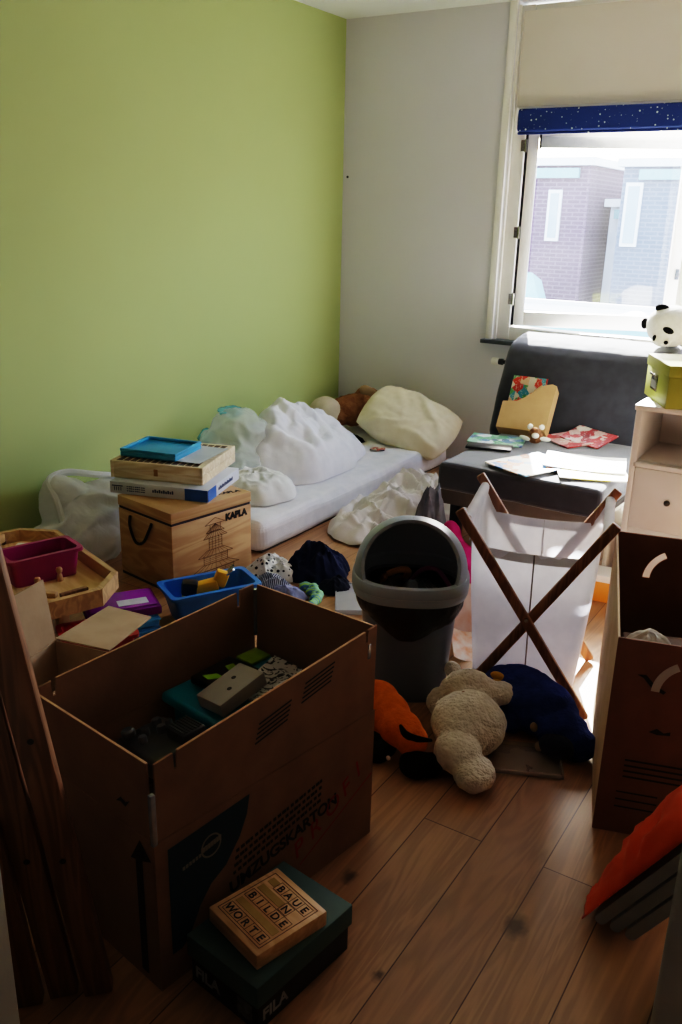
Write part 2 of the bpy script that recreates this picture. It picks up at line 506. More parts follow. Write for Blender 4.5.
obj('window_handle', bm, mat('handle_grey', '#5b6470', '#4c545f', 20, .3), sash)
for z in (.12, .5, .97):
    bm = nb(); tube(bm, [(-.012, -.006, z), (-.012, -.006, z + .07)], .009, 8); box(bm, .03, .006, .06, (-.024, -.008, z + .005))
    obj('hinge', bm, CHROME, sash)
bm = nb(); box(bm, .014, .02, SH, (-.0075, .012, 0)); obj('seal_strip', bm, BLACKP, sash)
sash.parent = win; sash.matrix_parent_inverse = Matrix.Translation(-win.location)

# door frame at the camera's doorway
dr = bpy.data.objects.new('door_1', None); COL.objects.link(dr); dr['kind'] = 'structure'
JAMB = mat('door_paint', '#c9c9c0', '#c2c2b9', 6, .45)
for x0, x1, n in [(-1.12, -1.066, 'door_jamb'), (.455, .51, 'door_jamb')]:
    bm = nb(); box(bm, x1 - x0, .145, 2.12, ((x0 + x1) / 2, .62, 0), bevel=.004); obj(n, bm, JAMB, dr)
bm = nb(); box(bm, 1.62, .145, .06, (-.305, .62, 2.1)); obj('door_lintel', bm, JAMB, dr)

# exterior ------------------------------------------------------------
slab('ground_outside', -30, 25, 5.4, 40, -3.2, -3.1, mat('street', '#8d8b88', '#7c7a77', 2, .9), **ST)
BR1 = cover_bricks('purple_brick', '#584454', '#4f3d4b', '#6b5c69')
BR2 = cover_bricks('grey_brick', '#5f6878', '#58606f', '#707785')
BR3 = cover_bricks('rosy_brick', '#7d5654', '#704c4a', '#8d7674')
EXW = mat('outside_white', '#e8eaec', '#dfe2e4', 3, .6)
EXG = mat('outside_window_glass', '#9fb0bd', '#8fa2b0', 2, .2)
TURQ = mat('turquoise_trim', '#7fa9b0', '#76a0a7', 5, .5)
def building(name, label, x0, x1, y, top, m, wins, low=-3.1, depth=5):
    b = thing(name, label, 'building', ((x0 + x1) / 2, y, low))
    def P(n, bx, mm, par=b):
        bm = nb()
        for q in bx: box(bm, q[1] - q[0], q[3] - q[2], q[5] - q[4], ((q[0] + q[1]) / 2 - b.location.x, (q[2] + q[3]) / 2 - y, q[4] - low))
        return obj(n, bm, mm, par)
    P('brick_wall', [(x0, x1, y, y + depth, low, top)], m)
    P('roof_edge', [(x0 - .1, x1 + .1, y - .12, y + depth, top, top + .14)], EXW)
    P('eaves_board', [(x0 + .3, x1 - .2, y - .1, y - .02, top - .22, top - .05)], TURQ)
    for wx, wz0, wz1, ww in wins:
        f = P('window_frame', [(wx - ww / 2, wx + ww / 2, y - .05, y + .02, wz0, wz1)], EXW)
        P('window_glass', [(wx - ww / 2 + .05, wx + ww / 2 - .05, y - .07, y - .045, wz0 + .06, wz1 - .06)], EXG, f)
    return b
building('brick_house', 'purple brick house with a narrow white window across the street', -9.5, -5.35, 17, 2.45, BR1, [(-5.98, 1.1, 2.02, .26), (-8.0, .6, 2.0, .5)])
building('brick_house', 'grey brick house with a tall white window on the right across the street', -4.75, .8, 17, 2.42, BR2, [(-4.52, 1.05, 2.15, .3), (-2.6, .7, 2.1, .8), (-.8, .7, 2.1, .8)])
bl = building('pale_house', 'pale rendered wall standing back between the two brick houses', -5.2, -4.9, 18, 1.75, mat('pale_render', '#cfd0d2', '#c6c7c9', 2, .8), [])
gb = building('garage_block', 'low rosy brick outbuilding with white roof edges across the street', -9, .5, 13.2, .05, BR3, [(-2.6, -1.2, -.4, .7)], depth=1.6)
bm = nb()
prism(bm, [(0, 0), (1.5, 0), (1.3, .42), (0, .42)], .5, frame((-6.6, 14.6, .12), (1, 0, 0), (0, .35, .9), (0, -1, .3)))
one('lean_to_roof', bm, TURQ, 'small sloping turquoise roof in front of the purple brick house', 'roof')
bm = nb(); bar(bm, (-9, 13.0, .32), (.5, 13.0, .32), .05, .07); 
for k in range(20): bar(bm, (-8.8 + k * .47, 13.0, .19), (-8.8 + k * .47, 13.0, .3), .03, .03)
one('roof_railing', bm, EXW, 'white railing along the low roof across the street', 'railing')

# ------------------------------------------------------------------ blind
def stars():
    nt = NT('starry_navy')
    tc = nt.a('ShaderNodeTexCoord').outputs['Object']
    sp = nt.a('ShaderNodeSeparateXYZ'); nt.put(sp.inputs[0], tc)
    mp = nt.a('ShaderNodeCombineXYZ'); nt.put(mp.inputs[0], sp.outputs[0]); nt.put(mp.inputs[1], sp.outputs[2])
    v = nt.a('ShaderNodeTexVoronoi', Vector=mp.outputs[0], Scale=34.0); v.voronoi_dimensions = '2D'
    sep = nt.a('ShaderNodeSeparateColor'); nt.put(sep.inputs[0], v.outputs['Color'])
    rad = nt.math('MULTIPLY', nt.math('POWER', sep.outputs[0], 3.0), .16)
    f = nt.math('LESS_THAN', v.outputs['Distance'], rad)
    n = nt.a('ShaderNodeTexNoise', Vector=tc, Scale=300.0)
    c = nt.mix(n.outputs[0], lin('#1f3c86'), lin('#18306c'))
    c = nt.mix(f, c, lin('#dfe8e0'))
    return shade(nt, c, .8)
bl = thing('roller_blind', 'dark navy roller blind with small white stars, rolled up above the window', 'blind', (-2.03, 5.02, 1.945))
STAR = stars()
bm = nb(); box(bm, 2.15, .05, .118, (1.08, .01, .012), bevel=.012, seg=3); obj('blind_fabric', bm, STAR, bl)
bm = nb(); box(bm, 2.15, .022, .014, (1.08, .01, -.002), bevel=.004); obj('bottom_bar', bm, STAR, bl)
bm = nb(); box(bm, .012, .06, .13, (-.002, .01, .006), bevel=.003); obj('end_bracket', bm, WFRAME, bl)

# radiator valve
rv = thing('radiator_valve', 'white and black radiator valve on the wall under the window sill', 'valve', (-2.02, 5.0, .675))
bm = nb()
tube(bm, [(-.04, .0, 0), (-.035, .0, 0), (.0, .0, 0), (.005, 0, 0)], [.019, .022, .022, .018], 16); obj('valve_head', bm, WFRAME, rv)
bm = nb(); tube(bm, [(.005, 0, 0), (.03, 0, 0), (.033, 0, 0), (.05, 0, 0)], [.018, .02, .012, .012], 16); obj('valve_collar', bm, BLACKP, rv)
bm = nb(); tube(bm, [(.05, 0, 0), (.066, 0, 0), (.075, .012, 0), (.075, .058, 0)], .009, 10); obj('valve_pipe', bm, CHROME, rv)

# ------------------------------------------------------------------ mattress and bedding
def mattress():
    bm = nb(); box(bm, .895, 1.96, .15, bevel=.045, seg=4)
    me = tomesh(bm, sharp=0)
    me = evaluate(me, [('SUBSURF', dict(levels=5, render_levels=5, subdivision_type='SIMPLE'))])
    for v in me.vertices:
        x, y, z = v.co
        w = .0045 * folds(x, y, 5, 2, .5, 1.6)
        if z > .12: v.co.z += w + .006 * noise.noise(Vector((x * 3, y * 3, 1)))
        else:
            s = .007 * ridged(y, z, 9, 4, .5, 1, .3)
            v.co.x += s * (1 if x > 0 else -1)
            if y < -.9: v.co.y -= .006 * ridged(x, z, 9, 4)
    return me
mt = thing('mattress', 'low mattress with white fitted sheet lying on the floor along the green wall', 'mattress', (-2.735, 3.965, 0))
obj('mattress_body', mattress(), LINEN, mt)
bm = nb(); box(bm, .87, 1.92, .012, (0, 0, .0), bevel=.004); obj('mattress_base', bm, mat('mattress_under', '#55504a', '#48443f', 20, .9), mt)

def bump2(x, y, cx, cy, rx, ry, h, p=1.0):
    d = ((x - cx) / rx) ** 2 + ((y - cy) / ry) ** 2
    return h * math.exp(-d * p)
def creases(x, y, seed, count, ex, ey, wid, hgt):
    """straight pinched folds of random direction, the way thrown cotton creases"""
    g = random.Random(seed); tot = 0
    for _ in range(count):
        px, py = g.uniform(-ex, ex), g.uniform(-ey, ey); an = g.uniform(0, math.pi)
        L = g.uniform(.5, 1.2) * max(ex, ey); wd = wid * g.uniform(.6, 1.5); hh = hgt * g.uniform(.4, 1.2)
        dx, dy = x - px, y - py
        u = dx * math.cos(an) + dy * math.sin(an); v = -dx * math.sin(an) + dy * math.cos(an)
        v += .12 * u * u / max(ex, ey) * (1 if _ % 2 else -1) + .012 * math.sin(u * 22 + _)
        t = max(0, 1 - (u / L) ** 2)
        a = abs(v) / (wd * (.5 + .5 * t))
        if a < 1: tot = max(tot, hh * t * (1 - a) ** 1.3 * (1 + .3 * math.sin(a * 3)))
    return tot
# crumpled duvet: big fold with peaked ridge
def duvet_mesh():
    def rb(t):
        rx, ry = .33, .50
        b = 1 / math.sqrt((math.cos(t) / rx) ** 2 + (math.sin(t) / ry) ** 2)
        return b * (1 + .12 * noise.noise(Vector((math.cos(t) * 2, math.sin(t) * 2, 4.4))))
    def hf(x, y, q):
        e = max(0, 1 - q ** 3.2) ** .55
        s = .19 + bump2(x, y, -.14, .0, .24, .30, .11) + bump2(x, y, -.05, -.22, .2, .2, .05) - bump2(x, y, .3, .3, .2, .3, .09)
        f = folds(x, y, 3.4, 11, 1.2, .8)
        f2 = folds(x, y, 7.5, 5, 1.0, .8)
        return e * (s + .050 * (f - .5) + .010 * (f2 - .5) + creases(x, y, 3, 20, .3, .45, .085, .042)) + .003
    return heap(rb, hf, 60, 160)
one('duvet', duvet_mesh(), DUVET, 'big crumpled white duvet heaped on the mattress against the green wall', 'duvet', (-2.75, 3.96, .152), R(8))
def quilt_mesh():
    def rb(t):
        rx, ry = .22, .21
        return 1 / math.sqrt((math.cos(t) / rx) ** 2 + (math.sin(t) / ry) ** 2) * (1 + .14 * noise.noise(Vector((math.cos(t) * 2, math.sin(t) * 2, 9.4))))
    def hf(x, y, q):
        e = max(0, 1 - q ** 3) ** .6
        return e * (.10 + .04 * (folds(x, y, 6, 21) - .4)) + .003
    return heap(rb, hf, 36, 100)
one('white_bed_pillow', quilt_mesh(), fabric('white_pillowcase', '#e4e4e2', '#d8d8d6', 250), 'flat white pillow on the near end of the mattress beside the wooden chest', 'pillow', (-2.60, 3.33, .155))
# cream pillow leaning at the head
def pillow_mesh(w, d, t, seed):
    bm = nb(); n = 40
    top = {}
    for s in (1, -1):
        for i in range(n + 1):
            for j in range(n + 1):
                a, b = 2 * i / n - 1, 2 * j / n - 1
                e = ((1 - abs(a) ** 4) * (1 - abs(b) ** 3)) ** .6 if abs(a) < 1 and abs(b) < 1 else 0
                pin = 1 - .07 * (1 - abs(b)) if abs(a) > .0 else 1
                x = a * w / 2 * (1 - .10 * b * b * abs(a)); y = b * d / 2 * (1 - .16 * abs(a) ** 3)
                z = s * (t / 2 * e + min(1, e * 2) * (.012 * (folds(x, y, 6, seed + s, .5, 1) - .5) + creases(x, y, 4 + s, 9, .28, .2, .035, .018)))
                if s == -1 and e == 0: top[(s, i, j)] = top[(1, i, j)]
                else: top[(s, i, j)] = bm.verts.new((x, y, z))
    for s in (1, -1):
        for i in range(n):
            for j in range(n):
                q = [top[(s, i, j)], top[(s, i+1, j)], top[(s, i+1, j+1)], top[(s, i, j+1)]]
                if s < 0: q.reverse()
                if len(set(q)) == 4:
                    try: bm.faces.new(q)
                    except ValueError: pass
    return bm
one('cream_pillow', pillow_mesh(.62, .43, .21, 3), CREAM, 'cream yellow pillow slumped at the head of the mattress against the white wall', 'pillow', (-2.475, 4.75, .282), rot=(R(30), R(16), R(3)))
# soft toys at the head of the bed
one('beige_cushion', blob([((0, 0, 0), (.115, .10, .10)), ((.03, .02, -.03), (.1, .1, .07))], .012, 6, .006, 9), fabric('beige_cotton', '#d3c6b2', '#c6b8a2', 250), 'rounded beige cushion in the corner at the head of the mattress', 'cushion', (-3.04, 4.66, .285))
tb = thing('brown_plush_toy', 'floppy brown plush animal lying between the beige cushion and the cream pillow', 'plush toy', (-2.93, 4.78, .185))
tb.scale = (1.2, 1.0, 1.15)
obj('body', blob([((0, 0, .09), (.11, .12, .09)), ((.1, .03, .12), (.09, .08, .08)), ((-.02, -.1, .06), (.06, .07, .05)), ((.06, .12, .14), (.1, .06, .07))], .011, 4, .012, 12, 2, .006, 40), PLUSHB, tb)
obj('ear', blob([((.10, .02, .205), (.055, .03, .035), (0, 20, 0))], .008, 3, .006, 20), fabric('tan_plush', '#a98d70', '#947a5e', 150), tb)
obj('ear', blob([((.17, .04, .18), (.05, .035, .03), (0, 30, 20))], .008, 3, .006, 20, 4), fabric('tan_plush', '#a98d70', '#947a5e', 150), tb)
cloth('dark_garment', (-2.80, 4.50), .13, .075, .07, fabric('black_cotton', '#16161c', '#101016'), 'small black garment tucked under the brown plush animal', 'clothing', 31, .156, R(20), 12)
bm = nb(); box(bm, .09, .06, .006, bevel=.001); one('small_booklet', bm, pictures('booklet_cover', ['#b04a35', '#d9cfc0', '#41405a'], 40), 'small booklet lying on the sheet in front of the cream pillow', 'booklet', (-2.52, 4.44, .163), R(25))
# white linen heap on the floor
def heap1(x, y): return bump2(x, y, .1, .25, .2, .22, .6) - bump2(x, y, -.15, -.3, .2, .2, .3)
def linen_mesh():
    def rb(t):
        rx, ry = .29, .50
        b = 1 / math.sqrt((math.cos(t) / rx) ** 2 + (math.sin(t) / ry) ** 2)
        return b * (1 + .16 * noise.noise(Vector((math.cos(t) * 1.7, math.sin(t) * 1.7, 10.4))) + .05 * noise.noise(Vector((math.cos(t) * 6, math.sin(t) * 6, 3))))
    def hf(x, y, q):
        e = max(0, 1 - q ** 3) ** .6
        b = .075 + bump2(x, y, -.12, .22, .16, .22, .09) + bump2(x, y, .02, -.1, .2, .2, .035) - bump2(x, y, .15, -.35, .15, .15, .04)
        c = creases(x, y, 5, 26, .26, .46, .055, .075) + .5 * creases(x, y, 9, 40, .28, .48, .028, .05)
        return e * (b + c - .02) + .004 + .010 * (.5 + .5 * math.sin(math.atan2(y, x) * 17)) * q * q
    return heap(rb, hf, 70, 200)
one('white_linen', linen_mesh(), GREIGE, 'heap of crumpled white bed linen on the floor beside the mattress', 'bed linen', (-1.99, 3.82, .002), R(-6))
cloth('grey_cloth', (-1.640, 3.405), .10, .095, .40, GREYC, 'crumpled grey cloth on the floor against the front corner of the couch', 'cloth', 15, .003, R(10), 11, .38, .22)
mg = thing('magenta_bag', 'magenta fabric bag with orange and black trim behind the grey bin', 'bag', (-1.455, 3.27, 0), R(-25))
obj('bag_body', blob([((0, 0, .08), (.13, .10, .1)), ((.1, -.03, .06), (.09, .09, .08)), ((-.06, .03, .15), (.06, .05, .09))], .011, 4, .02, 9, 3), fabric('magenta_fabric', '#b01f6c', '#9a175b', 200), mg)
obj('trim', blob([((.115, -.10, .12), (.028, .012, .05)), ((.14, -.105, .05), (.03, .015, .04))], .007, 2, .006, 20), fabric('orange_trim', '#d8672a', '#232323', 60), mg)

# clear plastic bag on the mattress
def bag_mesh(ells, voxel, seed, a1, s1, a2, s2):
    me = blob(ells, voxel, 4)
    off = Vector((seed, seed * 2, 0))
    me.update()
    ns = [v.normal.copy() for v in me.vertices]
    for v, n in zip(me.vertices, ns):
        p = v.co * s1 + off; w = noise.noise_vector(p) * .6
        q = v.co * s2 + off
        v.co += n * (a1 * (1 - 2 * abs(noise.noise(p + w))) + a2 * (1 - 2 * abs(noise.noise(q))))
    return me
cb = thing('clear_plastic_bag', 'clear plastic bag with turquoise edge on the mattress by the green wall', 'plastic bag', (-2.895, 3.50, .155))
obj('bag_film', bag_mesh([((0, 0, .13), (.16, .18, .13)), ((.02, .05, .22), (.14, .15, .12)), ((.1, -.08, .08), (.13, .13, .08))], .011, 3, .022, 7, .008, 19), plastic_film('clear_film', '#f2f7f7', .42, .35, .12), cb)
obj('bag_top', bag_mesh([((-.03, .06, .335), (.06, .08, .012), (0, 12, 0)), ((-.14, -.02, .2), (.010, .06, .04), (0, 0, 0))], .008, 8, .01, 14, .003, 30), plastic_film('turquoise_film', '#6fc4d2', .5, .3, .25), cb)
# big white plastic bag by the wall
wb = thing('white_plastic_bag', 'big translucent white plastic bag slumped against the green wall behind the chest', 'plastic bag', (-2.98, 2.72, 0))
obj('bag_film', bag_mesh([((0, -.05, .12), (.17, .32, .15)), ((-.08, -.2, .22), (.09, .12, .13)), ((-.02, .15, .13), (.16, .2, .14)), ((.06, -.2, .07), (.15, .14, .1))], .014, 5, .035, 5, .010, 14), plastic_film('milky_film', '#f0eff0', .85, .35, .3), wb)
def ribbon(bm, pts, w, seed):
    prev = None
    for i, p in enumerate(pts):
        p = Vector(p)
        a = bm.verts.new(p + Vector((0, 0, w / 2 + .008 * noise.noise(p * 9)))); b = bm.verts.new(p - Vector((0, .01, w / 2)))
        if prev: bm.faces.new((prev[0], a, b, prev[1]))
        prev = (a, b)
def spline(pts, n=8):
    out = []
    P = [Vector(p) for p in pts]
    for i in range(len(P) - 1):
        p0, p1, p2, p3 = P[max(i-1, 0)], P[i], P[i+1], P[min(i+2, len(P)-1)]
        for k in range(n):
            t = k / n
            out.append(.5 * ((2 * p1) + (p2 - p0) * t + (2*p0 - 5*p1 + 4*p2 - p3) * t * t + (3*p1 - p0 - 3*p2 + p3) * t ** 3))
    out.append(P[-1]); return out
bm = nb(); tube(bm, spline([(.13, -.36, .05), (.07, -.33, .16), (-.0, -.30, .27), (-.08, -.27, .345), (-.1, -.16, .36), (-.05, .0, .32), (-.02, .2, .27)]), .016, 8)
obj('bag_hem', bm, plastic_film('milky_film', '#f0eff0', .85, .35, .3), wb)

# ------------------------------------------------------------------ wooden chest with games
ch = thing('wooden_chest', 'square pine block chest with dark rope handles and printed tower, beside the mattress', 'chest', (-2.447, 2.660, 0), R(-9.3))
cw, cd, chh = .36, .43, .355   # width, depth, height
t = .012
CHW = wood('chest_pine', '#cba67a', '#b98f63', (4, 4, 30), .5)
CHW2 = wood('chest_pine_side', '#cba67a', '#b88d62', (5, 5, 28), .5)
bm = nb(); box(bm, cw, cd, .288, (0, 0, .012), bevel=.003); obj('chest_body', bm, CHW2, ch)
bm = nb(); box(bm, cw + .002, cd + .002, .045, (0, 0, .311), bevel=.003); obj('chest_lid', bm, CHW, ch)
for q_ in ((.006, .014, .299), (.004, .012, 0)):
    bm = nb(); box(bm, cw - q_[0], cd - q_[0], q_[1], (0, 0, q_[2])); obj('dark_seam', bm, mat('dark_seam', '#3a3038', '#332a31', 20, .8), ch)
bm = nb(); rp = spline([(-.09, -cd/2 - .006, .285), (-.088, -cd/2 - .011, .24), (-.05, -cd/2 - .013, .18), (.0, -cd/2 - .012, .19), (.04, -cd/2 - .009, .25), (.055, -cd/2 - .005, .285)], 8)
tube(bm, rp, .006, 8); obj('rope_handle', bm, mat('black_cord', '#1d1a1e', '#26222a', 60, .9), ch)
# writing and tower on the right-hand face (+x)
fx = frame((cw / 2 + .0015, -cd / 2, 0), (0, 1, 0), (0, 0, 1), (1, 0, 0))
obj('lettering', text_mesh('KAPLA', .040, fx @ Matrix.Translation((.283, .260, 0)), 'LEFT', 0, 1.0, .003), INK, ch)
obj('lettering', text_mesh('KAPLA', .035, frame((cw/2 - .06, cd/2 - .13, .3566), (.25, .95, 0), (-.95, .25, 0), (0, 0, 1)), 'LEFT', 0, 1.0, .0015), INK, ch)
bm = nb()
def line(a, b, w=.0022):
    a, b = Vector(a), Vector(b); d = b - a; L = d.length
    if L < 1e-6: return
    prism(bm, [(0, -w/2), (L, -w/2), (L, w/2), (0, w/2)], .0006, fx @ Matrix.Translation((a.x, a.y, 0)) @ Matrix.Rotation(math.atan2(d.y, d.x), 4, 'Z'))
cxp = .225
def tier(z, w, h, roof, rh):
    for x in (-w/2, w/2): line((cxp + x, z), (cxp + x, z + h))
    for k in range(1, 5): line((cxp - w/2, z + h * k / 5), (cxp + w/2, z + h * k / 5), .0014)
    for k in range(1, 4): line((cxp - w/2 + w * k / 4, z), (cxp - w/2 + w * k / 4, z + h), .0013)
    line((cxp - roof/2, z + h - .004), (cxp + roof/2, z + h - .004))
    line((cxp - roof/2, z + h - .004), (cxp - w * .35, z + h + rh)); line((cxp + roof/2, z + h - .004), (cxp + w * .35, z + h + rh))
    for k in range(9):
        f = k / 8 - .5
        line((cxp + roof * f, z + h - .004), (cxp + w * .7 * f, z + h + rh), .0012)
    line((cxp - w * .35, z + h + rh), (cxp + w * .35, z + h + rh))
tier(.03, .20, .035, .26, .022); tier(.088, .13, .04, .19, .022); tier(.152, .07, .055, .13, .024); tier(.231, .0, .0, .10, .03)
line((cxp - .055, .262), (cxp, .288)); line((cxp + .055, .262), (cxp, .288)); line((cxp - .055, .262), (cxp + .055, .262))
line((cxp - .028, .232), (cxp - .028, .262)); line((cxp + .028, .232), (cxp + .028, .262))
obj('tower_print', bm, mat('brown_print', '#5b3d2b', '#513626', 40, .8), ch)

# flat white/blue game box
gz = .3575
pb = thing('game_box', 'flat white and blue cardboard game box under the wooden game case', 'box', (-2.545, 2.715, gz), R(18))
bw, bd, bh = .445, .36, .052
bm = nb(); box(bm, bw, bd, bh, bevel=.002); obj('box_body', bm, mat('white_box_card', '#cfd3dd', '#c4c9d4', 10, .5), pb)
BLUEB = mat('blue_box_card', '#2c63b4', '#2558a4', 10, .45)
bm = nb(); box(bm, .10, .0015, bh - .002, (bw/2 - .052, -bd/2 - .0008, .001)); box(bm, .0015, .09, bh - .002, (bw/2 + .0008, -bd/2 + .045, .001)); obj('blue_corner', bm, BLUEB, pb)
f1 = frame((-bw/2, -bd/2 - .0016, 0), (1, 0, 0), (0, 0, 1), (0, -1, 0))
bm = join([text_mesh('WORD', .014, f1 @ Matrix.Translation((.082, .032, 0))), text_mesh('GAMES EDITION', .009, f1 @ Matrix.Translation((.082, .018, 0))), text_mesh('Starter Set', .02, f1 @ Matrix.Translation((.19, .018, 0)))]) if False else nb()
for k in range(4): box(bm, .003, .001, .016, (-bw/2 + .022 + k * .010, -bd/2 - .0012, .014))
box(bm, .05, .001, .004, (-bw/2 + .036, -bd/2 - .0012, .033))
PRN = mat('dark_blue_print', '#2b3c66', '#33446e', 40, .6)
obj('box_print', bm, PRN, pb); bm = nb()
for zz in (.014, .024, .033):
    for k in range(9): box(bm, .005 + .004 * ((k * 7) % 3) / 2, .001, .004, (-bw/2 + .082 + k * .0095, -bd/2 - .0012, zz))
obj('box_print', bm, PRN, pb); bm = nb()
for k in range(10): box(bm, .007, .001, .010 + .004 * (k % 2), (-bw/2 + .20 + k * .0098, -bd/2 - .0012, .02))
obj('box_print', bm, PRN, pb); bm = nb()
for k in range(12): box(bm, .001, .009, .012 + .004 * (k % 2), (bw/2 + .0012, -bd/2 + .12 + k * .014, .02))
obj('box_print', bm, mat('dark_blue_print', '#2b3c66', '#33446e', 40, .6), pb)
# wooden folding game case
wc = thing('wooden_game_case', 'pale wooden folding game case on top of the white and blue box', 'game case', (-2.60, 2.77, gz + .0535), R(19))
gw, gd = .42, .395
for z, nm in ((0, 'case_half'), (.038, 'case_half')):
    bm = nb()
    for x in (-1, 1): box(bm, .014, gd, .037, (x * (gw/2 - .007), 0, z), bevel=.002)
    for y in (-1, 1): box(bm, gw - .028, .014, .037, (0, y * (gd/2 - .007), z), bevel=.002)
    box(bm, gw - .026, gd - .026, .006, (0, 0, z + (.029 if z else .002)))
    obj(nm, bm, PALEW, wc)
bm = nb()
for k in range(12):
    x0 = -gw/2 + .022 + k * .0312
    for s in (1, -1):
        prism(bm, [(x0, s * (gd/2 - .018)), (x0 + .026, s * (gd/2 - .018)), (x0 + .013, s * .03)], .0012, Matrix.Translation((0, 0, .0732)))
obj('point_inlay', bm, mat('dark_inlay', '#4a2c1c', '#5a3826', 30, .5), wc)
bm = nb(); box(bm, .018, .004, .03, (0, -gd/2 - .002, .022), bevel=.001); obj('clasp', bm, mat('brass_clasp', '#a87c46', '#93693a', 20, .4), wc)
tz = gz + .0535 + .0755
tl = thing('blue_tray', 'bright blue plastic tray lid lying on the wooden game case', 'tray', (-2.645, 2.735, tz), R(14))
BLT = mat('turquoise_blue_plastic', '#2c98c8', '#268bba', 10, .4)
bm = nb(); box(bm, .27, .24, .022, bevel=.006)
obj('tray_body', bm, BLT, tl)
bm = nb()
for x in (-1, 1): box(bm, .012, .24, .014, (x * .129, 0, .022), bevel=.003)
for y in (-1, 1): box(bm, .246, .012, .014, (0, y * .114, .022), bevel=.003)
obj('tray_rim', bm, BLT, tl)
def leaf(name, w, d, h, m, label, cat, loc, rz, tilt=(0, 0), group=None, curl=.0, seed=1):
    bm = nb(); n = 14
    vs = {}
    for s in (0, 1):
        for i in range(n + 1):
            for j in range(n + 1):
                x, y = (i / n - .5) * w, (j / n - .5) * d
                z = curl * ((x / w * 2) ** 2 * .6 + .4 * noise.noise(Vector((x * 5, y * 5, seed)))) + s * h
                vs[s, i, j] = bm.verts.new((x, y, z))
    for i in range(n):
        for j in range(n):
            bm.faces.new((vs[1, i, j], vs[1, i+1, j], vs[1, i+1, j+1], vs[1, i, j+1]))
            bm.faces.new((vs[0, i, j+1], vs[0, i+1, j+1], vs[0, i+1, j], vs[0, i, j]))
    for i in range(n):
        bm.faces.new((vs[0, i, 0], vs[0, i+1, 0], vs[1, i+1, 0], vs[1, i, 0])); bm.faces.new((vs[0, i+1, n], vs[0, i, n], vs[1, i, n], vs[1, i+1, n]))
        bm.faces.new((vs[0, 0, i+1], vs[0, 0, i], vs[1, 0, i], vs[1, 0, i+1])); bm.faces.new((vs[0, n, i], vs[0, n, i+1], vs[1, n, i+1], vs[1, n, i]))
    return one(name, bm, m, label, cat, loc, rot=(R(tilt[0]), R(tilt[1]), rz), group=group)
leaf('paper_sheet', .15, .27, .002, mat('grey_paper', '#c6cad0', '#bcc0c7', 8, .6), 'grey white paper sheet beside the blue tray on the wooden game case', 'paper', (-2.485, 2.80, tz + .002), R(13), curl=.004)

# ------------------------------------------------------------------ play tray table
tt = thing('play_tray_table', 'low octagonal wooden play tray with raised rim at the left edge', 'play table', (-2.543, 1.729, 0), R(-18))
def octo(s, c): return [(s, -s + c), (s, s - c), (s - c, s), (-s + c, s), (-s, s - c), (-s, -s + c), (-s + c, -s), (s - c, -s)]
bm = nb(); prism(bm, octo(.37, .11), .014, Matrix.Translation((0, 0, .222))); obj('tray_bottom', bm, TRAYW, tt)
bm = nb(); o1, o2 = octo(.375, .11), octo(.355, .102)
for k in range(8):
    a, b, c, d = o1[k], o1[(k+1) % 8], o2[(k+1) % 8], o2[k]
    prism(bm, [a, b, c, d], .062, Matrix.Translation((0, 0, .222)))
obj('tray_rim', bm, PINEX, tt)
for sx, sy in [(1, 1), (1, -1), (-1, 1), (-1, -1)]:
    bm = nb(); box(bm, .04, .04, .221, (sx * .19, sy * .19, 0), bevel=.004); obj('leg', bm, PINE, tt)
# things on the tray
ZT = .2365
def open_bin(name, label, w, d, h, m, loc, rz, taper=.86, lip=.012, t=.004, group=None, cat='storage bin'):
    bm = nb()
    def loop(a, b, z, r=.02):
        pts = []
        for cx_, cy_, a0 in [(a/2 - r, b/2 - r, 0), (-a/2 + r, b/2 - r, 90), (-a/2 + r, -b/2 + r, 180), (a/2 - r, -b/2 + r, 270)]:
            for k in range(5):
                an = R(a0 + k * 22.5); pts.append(bm.verts.new((cx_ + r * math.cos(an), cy_ + r * math.sin(an), z)))
        return pts
    L = [loop(w * taper, d * taper, .0), loop(w * (taper + (1 - taper) * .05), d * (taper + (1 - taper) * .05), .006), loop(w, d, h - .012), loop(w + 2 * lip, d + 2 * lip, h - .012), loop(w + 2 * lip, d + 2 * lip, h), loop(w - 2 * t, d - 2 * t, h), loop(w * taper - 2 * t, d * taper - 2 * t, .006)]
    for a, b in zip(L, L[1:]):
        n = len(a)
        for k in range(n): bm.faces.new((a[k], a[(k+1) % n], b[(k+1) % n], b[k]))
    bm.faces.new(L[0][::-1]); bm.faces.new(L[-1])
    th = thing(name, label, cat, loc, rz, group)
    obj('bin_body', bm, m, th)
    return th
pbn = open_bin('purple_bin', 'open purple plastic bin standing on the octagonal wooden tray', .25, .135, .105, mat('purple_plastic', '#97205f', '#881b55', 10, .35), (-2.452, 1.895, ZT), R(72), .9)
for s in (-1, 1):
    bm = nb(); box(bm, .012, .05, .02, (s * .14, 0, .08), bevel=.003); obj('bin_handle', bm, mat('purple_plastic', '#97205f'), pbn)
def peg(label, loc, g='wooden peg figures on the tray'):
    bm = nb()
    pr = [(.0005, 0), (.012, 0), (.0125, .004), (.009, .022), (.006, .028), (.0105, .034), (.012, .042), (.009, .05), (.0005, .053)]
    lathe(bm, pr, 20)
    return one('peg_figure', bm, PINE, label, 'peg figure', loc, group=g)
peg('wooden peg figure standing midway along the front of the purple bin', (-2.365, 1.905, ZT))
peg('wooden peg figure near the corner of the purple bin, closer to the wooden beams', (-2.352, 1.800, ZT))
bm = nb(); box(bm, .085, .055, .04, bevel=.006); one('white_small_box', bm, WFRAME, 'small white box behind the purple bin on the wooden tray', 'box', (-2.66, 2.00, ZT), R(30))
